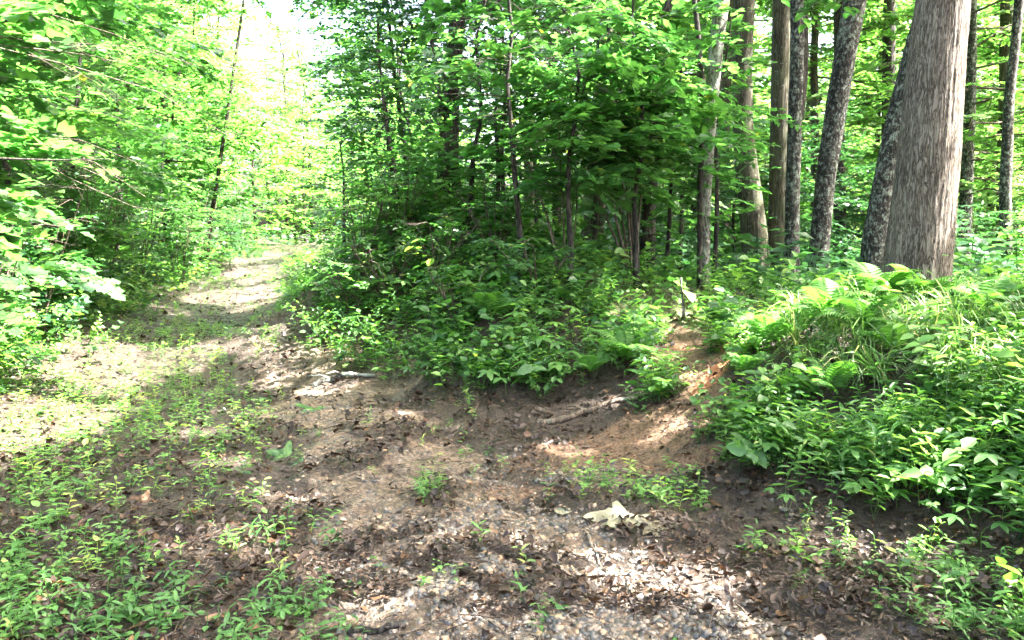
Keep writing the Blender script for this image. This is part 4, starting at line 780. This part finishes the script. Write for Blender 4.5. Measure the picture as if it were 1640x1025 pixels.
def pebble_t(k):
    r = np.random.default_rng(k + 300); V = np.array([[1, 0, 0], [0, 1, 0], [-1, 0, 0], [0, -1, 0], [.6, .5, .7], [-.5, .5, .6], [-.4, -.6, .7], [.5, -.5, .6]], float) * r.uniform(.75, 1.2, (8, 1)) * [.55, .42, .4]
    return V, np.array([[4, 5, 6], [4, 6, 7], [0, 1, 4], [1, 5, 4], [1, 2, 5], [2, 6, 5], [2, 3, 6], [3, 7, 6], [3, 0, 7], [0, 4, 7]]), np.full(8, .5)
PEB = [pebble_t(k) for k in range(8)]
def stone_density(x, y): return np.clip(road_mask(x, y) * 1.25 + .15 * ((np.abs(x - road_x(y)) < 1.1)), 0, 1) * (1 - .75 * litter_heap(x, y)) * np.where(clay_mask(x, y) < .5, 1, .12) * (.12 + .88 * sstep(-.25, .35, fbm(x, y, 1.9, 71, 3)))
ps = sample_ground(19000, stone_density, 2.0, 15, .68, .3, p=1.7); sz = .010 + .040 * rng.random(len(ps)) ** 3.0; ps[:, 2] -= sz * .12
vis = (np.abs(ps[:, 0]) < .66 * ps[:, 1]) & (ps[:, 1] > 2.35); order = np.argsort(-(sz / ps[:, 1]) * vis); big = order[:290]; mk = np.ones(len(ps), bool); mk[big] = False
g = Geo(); w_ = rng.integers(0, 8, len(ps)); tn = rng.random(len(ps)) ** 1.1 * .97
for k in range(8):
    s_ = mk & (w_ == k); a, b, c = rep_yaw(PEB[k], ps[s_], rng.uniform(0, 6.28, s_.sum()), sz[s_], tn[s_], .3); g.add(a, b, c)
link('gravel', g.mesh('gravel', M_STONE), kind='stuff', label='wet grey and tan gravel of the washed out track', cat='gravel')
sm = [[mesh_from('stone', V0, T0, M_STONE, np.full(12, t_)) for V0, T0, C0 in STN[:4]] for t_ in (.1, .35, .55, .75, .97)]; SN = ['dark slate', 'blue grey', 'grey brown', 'tan', 'whitish']
for i in big:
    q_ = min(4, int(rng.random() ** 1.2 * 5)); o = link('stone', sm[q_][rng.integers(0, 4)], loc=ps[i]); o.scale = (sz[i] * 1.15,) * 3; o.rotation_euler = (rng.normal(0, .3), rng.normal(0, .3), rng.uniform(0, 6.28))
    zone_ = 'near the bottom edge' if ps[i, 1] < 3.2 else 'midway up the track'
    tag(o, f'small {SN[q_]} stone in the gravel {zone_}', 'stone', f'{SN[q_]} stones in the gravel {zone_}')
def bare(x, y): b = base_z(x, y); return np.clip(clay_mask(x, y) * 1.4 + .3 * ((b > .03) & (b < .35)) * (x > road_x(y)), 0, 1)
pc = sample_ground(4200, bare, 2.2, 10, .72, .4, p=1.3); g = Geo(); w_ = rng.integers(0, 8, len(pc)); zc = .006 + .028 * rng.random(len(pc)) ** 3
for k in range(8): s_ = w_ == k; g.add(*rep_yaw(PEB[k], pc[s_], rng.uniform(0, 6.28, s_.sum()), zc[s_], np.full(s_.sum(), .5), .5))
link('soil_crumbs', g.mesh('soil_crumbs', M_SOIL), kind='stuff', label='crumbly brown clods on the bare cut slope', cat='soil')
def curled(k):
    r = np.random.default_rng(k + 50); V, T = leaf8(r.uniform(.5, .8), r.uniform(-.2, .25), r.uniform(-.4, .5)); V = V + r.normal(0, .035, V.shape); V[:, 0] -= .5; V[:, 2] += .12; return V, T, np.full(len(V), .5)
def curled_lobed(k):
    r = np.random.default_rng(k + 90); V, T = leaf_lobed(); V = V.copy(); V[:, 2] += r.uniform(.3, 1.0) * V[:, 1] ** 2 + r.uniform(-.5, .4) * (V[:, 0] - .5) ** 2 + r.normal(0, .05, len(V)); V[:, 0] -= .5; V[:, 2] += .1; return V, T, np.full(len(V), .5)
def strip_leaf(k):
    r = np.random.default_rng(k + 130); V, T = leaf4(r.uniform(.12, .3), r.uniform(-.1, .1)); V = V + r.normal(0, .05, V.shape); V[:, 0] -= .5; V[:, 2] += .08 + r.uniform(-.5, .5) * (V[:, 0]) ** 2; return V, T, np.full(len(V), .5)
def curled4(k):
    r = np.random.default_rng(k + 170); V, T = leaf4(r.uniform(.45, .75), r.uniform(-.25, .3)); V = V + r.normal(0, .06, V.shape); V[:, 0] -= .5; V[:, 2] += .1 + r.uniform(-.6, .6) * V[:, 0] ** 2; return V, T, np.full(len(V), .5)
CUR = [curled4(k) for k in range(5)] + [curled(k) for k in range(1)] + [curled_lobed(k) for k in range(1)] + [strip_leaf(k) for k in range(5)]
def litter_density(x, y):
    b = base_z(x, y); return np.clip(.55 + litter_heap(x, y) * 1.2 - .60 * road_mask(x, y) + .3 * fbm(x, y, 2.2, 83, 2), .03, 1) * (1 - .75 * (clay_mask(x, y) > .5)) * (1 + .6 * ((b > .04) & (b < .35) & (x > road_x(y))))
pl = sample_ground(36000, litter_density, 2.0, 24, .70, .3, p=1.3); hp = litter_heap(pl[:, 0], pl[:, 1]); pl[:, 2] += hp * rng.random(len(pl)) * .05 + .004 + .012 * rng.random(len(pl))
szl = (.015 + .034 * rng.random(len(pl)) ** 2.2) * (1 + .085 * pl[:, 1]); vis = (np.abs(pl[:, 0]) < .66 * pl[:, 1]) & (pl[:, 1] > 2.35); order = np.argsort(-(szl * (hp < .9) / pl[:, 1]) * vis); big = order[:280]; mk = np.ones(len(pl), bool); mk[big] = False
g = Geo(); w_ = rng.integers(0, len(CUR), len(pl)); tn = np.clip(rng.beta(1.3, 3.8, len(pl)), 0, 1)
for k in range(len(CUR)):
    s_ = mk & (w_ == k); a, b, c = rep_yaw(CUR[k], pl[s_], rng.uniform(0, 6.28, s_.sum()), szl[s_], tn[s_], .55); g.add(a, b, c)
link('leaf_litter', g.mesh('leaf_litter', M_DEAD), kind='stuff', label='dark wet leaf litter strewn over the track and verge', cat='leaf litter')
DN = ['dark wet', 'brown', 'pale brown']; dm = [[mesh_from('dead_leaf', a, b, M_DEAD, np.full(len(a), t_)) for a, b, c in CUR] for t_ in (.2, .6, .93)]
for i in big:
    q_ = int(rng.choice(3, p=[.5, .35, .15])); o = link('dead_leaf', dm[q_][rng.integers(0, len(CUR))], loc=pl[i] + [0, 0, .006]); o.scale = (szl[i],) * 3; o.rotation_euler = (rng.normal(0, .35), rng.normal(0, .35), rng.uniform(0, 6.28))
    z_ = 'left verge' if pl[i, 0] < road_x(pl[i, 1]) - .7 else ('foot of the right mound' if pl[i, 0] > road_x(pl[i, 1]) + 1 else 'gravel track')
    tag(o, f'{DN[q_]} curled dead leaf lying on the {z_}', 'dead leaf', f'{DN[q_]} dead leaves on the {z_}')
# fine twigs in the litter
g = Geo(); pt = sample_ground(4200, lambda x, y: np.clip(litter_heap(x, y) * .8 + .25, 0, 1) * (base_z(x, y) < .35), 2.0, 12, .72, .3, p=1.8)
for q in pt:
    a = rng.uniform(0, 6.28); L = .03 + .12 * rng.random() ** 2; d = np.array([math.cos(a), math.sin(a), rng.normal(0, .12)]) * L; g.add(*tube([q - d / 2 + [0, 0, .012], q + [rng.normal(0, .008), rng.normal(0, .008), .02], q + d / 2 + [0, 0, .012]], rng.uniform(.0012, .0045), 3), .5)
link('twig_litter', g.mesh('twig_litter', M_TWIG), kind='stuff', label='fine broken twigs scattered in the leaf litter', cat='twig litter')
# sticks and fallen branches, each a thing
def stick(pix, rad, label, mat=M_LOG, name='fallen_stick', sub=6, lift=.6, forks=()):
    ctrl = np.array([gnd(*a) for a in pix]); u = np.linspace(0, 1, len(ctrl)); v = np.linspace(0, 1, sub * 2)
    p = np.stack([np.interp(v, u, ctrl[:, k]) for k in range(3)], 1) + rng.normal(0, rad * .35, (len(v), 3)); p[:, 2] = gz(p[:, 0], p[:, 1]) + rad * lift
    V, T = tube(p, rad * np.linspace(1, .55, len(v)) * rng.uniform(.85, 1.15, len(v)), 8, cap=True); o_ = p[0]; g = Geo(); g.add(V, T)
    for f, dx, dy, L in forks:
        q = np.array([np.interp(f, v, p[:, k]) for k in range(3)]); g.add(*tube([q, q + [dx * L * .5, dy * L * .5, rad], q + [dx * L, dy * L, rad * .5]], [rad * .5, rad * .35, rad * .15], 5))
    return link(name, g.mesh(name, mat, o_, smooth=True), loc=o_, label=label, cat='stick')
stick([(862, 684), (925, 668), (990, 648), (1052, 634)], .028, 'long crooked fallen branch below the large fern', forks=((.4, -.6, .5, .25), (.75, .5, .6, .2)), name='fallen_branch')
stick([(928, 752), (1000, 756), (1082, 760), (1125, 742)], .013, 'straight stick lying across the mouth of the clay path')
stick([(858, 764), (888, 775), (922, 790)], .016, 'short thick stick left of the straight one on the clay')
stick([(800, 800), (828, 778), (838, 770)], .007, 'thin forked grey twig beside the short thick stick')
stick([(500, 618), (550, 606), (598, 600)], .035, 'mossy short log lying across the right half of the track', mat=M_PALEB, name='fallen_branch', forks=((.3, -1, .3, .25), (.5, -.8, -.4, .2)))
stick([(0, 1002), (90, 992), (188, 984)], .007, 'thin pale stick at the bottom left corner')
stick([(550, 998), (600, 1004), (650, 1012)], .018, 'dark rotten stick half buried at the bottom edge', mat=M_DARKB)
stick([(1500, 925), (1570, 950), (1640, 975)], .012, 'pale stick in the litter below the mound near the right edge')
stick([(850, 812), (900, 806)], .012, 'broken pale wood chip above the gravel', lift=.8)
stick([(940, 850), (955, 880), (962, 895)], .010, 'pale wood splinter beside the large pale leaf')
stick([(735, 945), (748, 920), (760, 905)], .012, 'tan piece of bark standing in the gravel')
stick([(1040, 560), (1010, 575)], .01, 'dark root end on the clay bank', mat=M_DARKB)
stick([(600, 425), (640, 385), (700, 335)], .11, 'dark mossy fallen trunk lying along the edge of the road bank', mat=M_MOSSY, name='fallen_log', lift=.5)
s = P(-20, 253, 5.0); e = P(178, 255, 5.4); m_ = (s + e) / 2 + [0, 0, -.01]
V, T = tube([s, m_, e], [.008, .006, .003], 5); link('bare_twig', mesh_from('bare_twig', V - s, T, M_DARKB), loc=s, label='dark bare twig sticking out horizontally at the left edge', cat='twig')
s = P(1095, 500, 7.0); e = P(1090, 445, 7.2); q = gnd(1095, 512)
V, T = tube([q, s, e], [.018, .016, .012], 7); link('broken_stick', mesh_from('broken_stick', V - q, T, M_PALEB), loc=q, label='pale broken stick standing upright on the knoll', cat='stick')
# the large pale leaf and the other notable leaves
def big_leaf(px, py, s_, mat, label, lobed=True, tint=.5, rot=(0, 0, 0), cat='dead leaf', name='large_leaf', n=9):
    """a finely divided leaf sheet with folds, lobed outline and veins raised"""
    g = Geo(); a = np.linspace(0, 2 * math.pi, 40, endpoint=False); rr = (.5 + (.17 * np.cos(5 * a) + .06 * np.cos(9 * a + 1) + .04 * np.cos(14 * a) if lobed else .05 * np.cos(a))) * (1 if lobed else 1)
    rings = 7; V = [[0, 0, 0]]; ph = rng.uniform(0, 6)
    for k in range(1, rings + 1):
        f = k / rings; V += [[r_ * f * math.cos(x), r_ * f * math.sin(x) * .8, .045 * f * math.sin(3 * x + ph) + .03 * f * f * math.cos(2 * x + ph) + .022 * math.cos(10 * x) * f + .02 * math.sin(17 * f + 4 * x)] for x, r_ in zip(a, rr)]
    T = [[0, 1 + (j + 1) % 40, 1 + j][::-1] for j in range(40)]
    for k in range(rings - 1):
        o1, o2 = 1 + k * 40, 1 + (k + 1) * 40
        for j in range(40): j2 = (j + 1) % 40; T += [[o1 + j, o2 + j, o2 + j2], [o1 + j, o2 + j2, o1 + j2]]
    V = np.array(V); V[:, 2] += .08
    q = gnd(px, py); t = link(name, mesh_from(name, V, np.array(T), mat, np.clip(tint + .35 * fbm(V[:, 0] * 6, V[:, 1] * 6, 1, 5, 3), 0, 1), smooth=True), loc=q, label=label, cat=cat); t.scale = (s_,) * 3; t.rotation_euler = rot; return t
big_leaf(995, 832, .30, M_PALE, 'large crumpled pale leaf lying at the edge of the gravel', rot=(.10, .05, .4))
big_leaf(1045, 850, .13, M_PALE, 'small curled tan leaf touching the large pale leaf', rot=(.3, -.2, 1.2), tint=.1)
big_leaf(900, 817, .10, M_PALE, 'flat pale green leaf left of the large crumpled one', lobed=False, rot=(.1, 0, 0))
big_leaf(505, 660, .28, M_HERB, 'fallen green leaf lying flat on the track', tint=.5, rot=(.1, .1, .3), cat='leaf')
big_leaf(455, 725, .2, M_HERB, 'fallen green leaf standing on edge in the litter', tint=.5, rot=(1.0, .1, .5), cat='leaf')
big_leaf(480, 738, .12, M_HERB, 'small dark green leaf beside the one on edge', tint=.1, rot=(.4, .1, .5), cat='leaf')
big_leaf(228, 800, .12, M_DEAD, 'orange brown leaf in the left verge', tint=.9, rot=(.6, 0, .2))
big_leaf(837, 922, .05, M_HERB, 'single round bright green leaf in the foreground gravel', lobed=False, tint=.7, cat='leaf')

# ------------------------------------------------------------------ labels of the many small things: by the nearest landmark
LM = [(995, 832, 'large pale leaf'), (455, 725, 'green leaf on edge'), (550, 606, 'mossy short log'), (690, 800, 'lone upright herb'), (600, 1004, 'dark rotten stick'), (90, 992, 'thin pale corner stick'), (228, 800, 'orange brown leaf'),
      (960, 655, 'crooked fallen branch'), (888, 775, 'short thick stick'), (1040, 755, 'straight stick on clay'), (748, 925, 'tan piece of bark'), (1570, 950, 'pale stick under mound'), (837, 922, 'round bright green leaf'), (505, 660, 'flat fallen green leaf'),
      (955, 880, 'pale wood splinter'), (450, 990, 'round bottom edge seedling'), (1260, 820, 'bright five leaved seedling'), (1560, 880, 'five leaved creeper'), (828, 778, 'thin forked grey twig'), (30, 700, 'sunlit left edge verge'), (200, 700, 'shaded left verge centre'), (330, 900, 'dense foreground weed patch'), (60, 830, 'left edge weed patch'), (1400, 1000, 'bottom right litter'), (1100, 980, 'bottom sunlit gravel'), (700, 1010, 'bottom edge gravel')]
ORD = ['nearest', 'second nearest', 'third nearest', 'fourth nearest', 'fifth nearest', 'sixth nearest', 'seventh nearest', 'eighth nearest', 'ninth nearest', 'tenth nearest', 'eleventh nearest', 'twelfth nearest', 'thirteenth nearest', 'fourteenth nearest', 'fifteenth nearest', 'sixteenth nearest', 'seventeenth nearest', 'eighteenth nearest', 'nineteenth nearest', 'twentieth nearest']
def to_px(p):
    d = np.asarray(p) - [0, 0, CAM_H]; f = d[1] * CP - d[2] * SP; u_ = d[1] * SP + d[2] * CP; return 820 + d[0] / f * F, 512.5 - u_ / f * F
def near_labels(names, desc):
    buckets = {}
    for o in [o for o in S.objects if o.parent is None and o.name.split('.')[0] in names and o.get('group') and not o.get('fixed')]:
        x, y = to_px(o.location); k = min(LM, key=lambda l: math.hypot(l[0] - x, (l[1] - y) * 1.3)); dx, dy = x - k[0], y - k[1]
        lr = 'left of' if dx < 0 else 'right of'; fb = 'beyond' if dy < 0 else 'in front of'; way = lr if abs(dx) > 2 * abs(dy) else (fb if abs(dy) > 2 * abs(dx) else ('beyond and ' if dy < 0 else 'below and ') + lr); kd = desc(o)
        buckets.setdefault((kd, way, k[2]), []).append((math.hypot(dx, dy), o))
    for (kd, way, lm), l in buckets.items():
        l.sort(key=lambda t: t[0])
        for i_, (_, o) in enumerate(l): o['label'] = f"{kd}, {ORD[i_] + ' one ' if i_ < 20 else 'outer one '}{way} the {lm}"
near_labels(('stone',), lambda o: o['label'].split(' in the gravel')[0])
near_labels(('dead_leaf',), lambda o: o['label'].split(' curled')[0] + ' leaf')
near_labels(('seedling', 'stiltgrass'), lambda o: o['label'].split(' growing')[0].replace('small green ', ''))
TM = [(60, 'left edge of the view'), (200, 'young maples'), (340, 'dark stemmed sapling'), (450, 'far bend'), (580, 'far foot of the bank'), (718, 'black trunk'), (850, 'grey brown trunk above the bank'), (960, 'many stemmed shrub'), (1040, 'dark trunk leaning right'), (1130, 'pale slender trunk'), (1205, 'bent mossy trunk'),
      (1270, 'thin blackish trunk'), (1325, 'curved leaning trunk'), (1410, 'half hidden leaning trunk'), (1490, 'massive oak'), (1612, 'crooked slim trunk'), (1700, 'right edge of the view')]
for nm, kd in (('forest_tree', 'leafy tree'), ('understorey_shrub', 'understorey shrub')):
    bk = {}
    for o in [o for o in S.objects if o.parent is None and o.name.split('.')[0] == nm]:
        x = to_px(o.location)[0]; k = min(TM, key=lambda t: abs(t[0] - x)); way = 'left of' if x < k[0] - 12 else ('right of' if x > k[0] + 12 else 'right behind'); bk.setdefault((way, k[1]), []).append((o.location.y, o))
    for (way, lm), l in bk.items():
        l.sort(key=lambda t: t[0])
        for i_, (_, o) in enumerate(l): o['label'] = f"{kd}, {ORD[min(i_, 19)]} one seen {way} the {lm}"
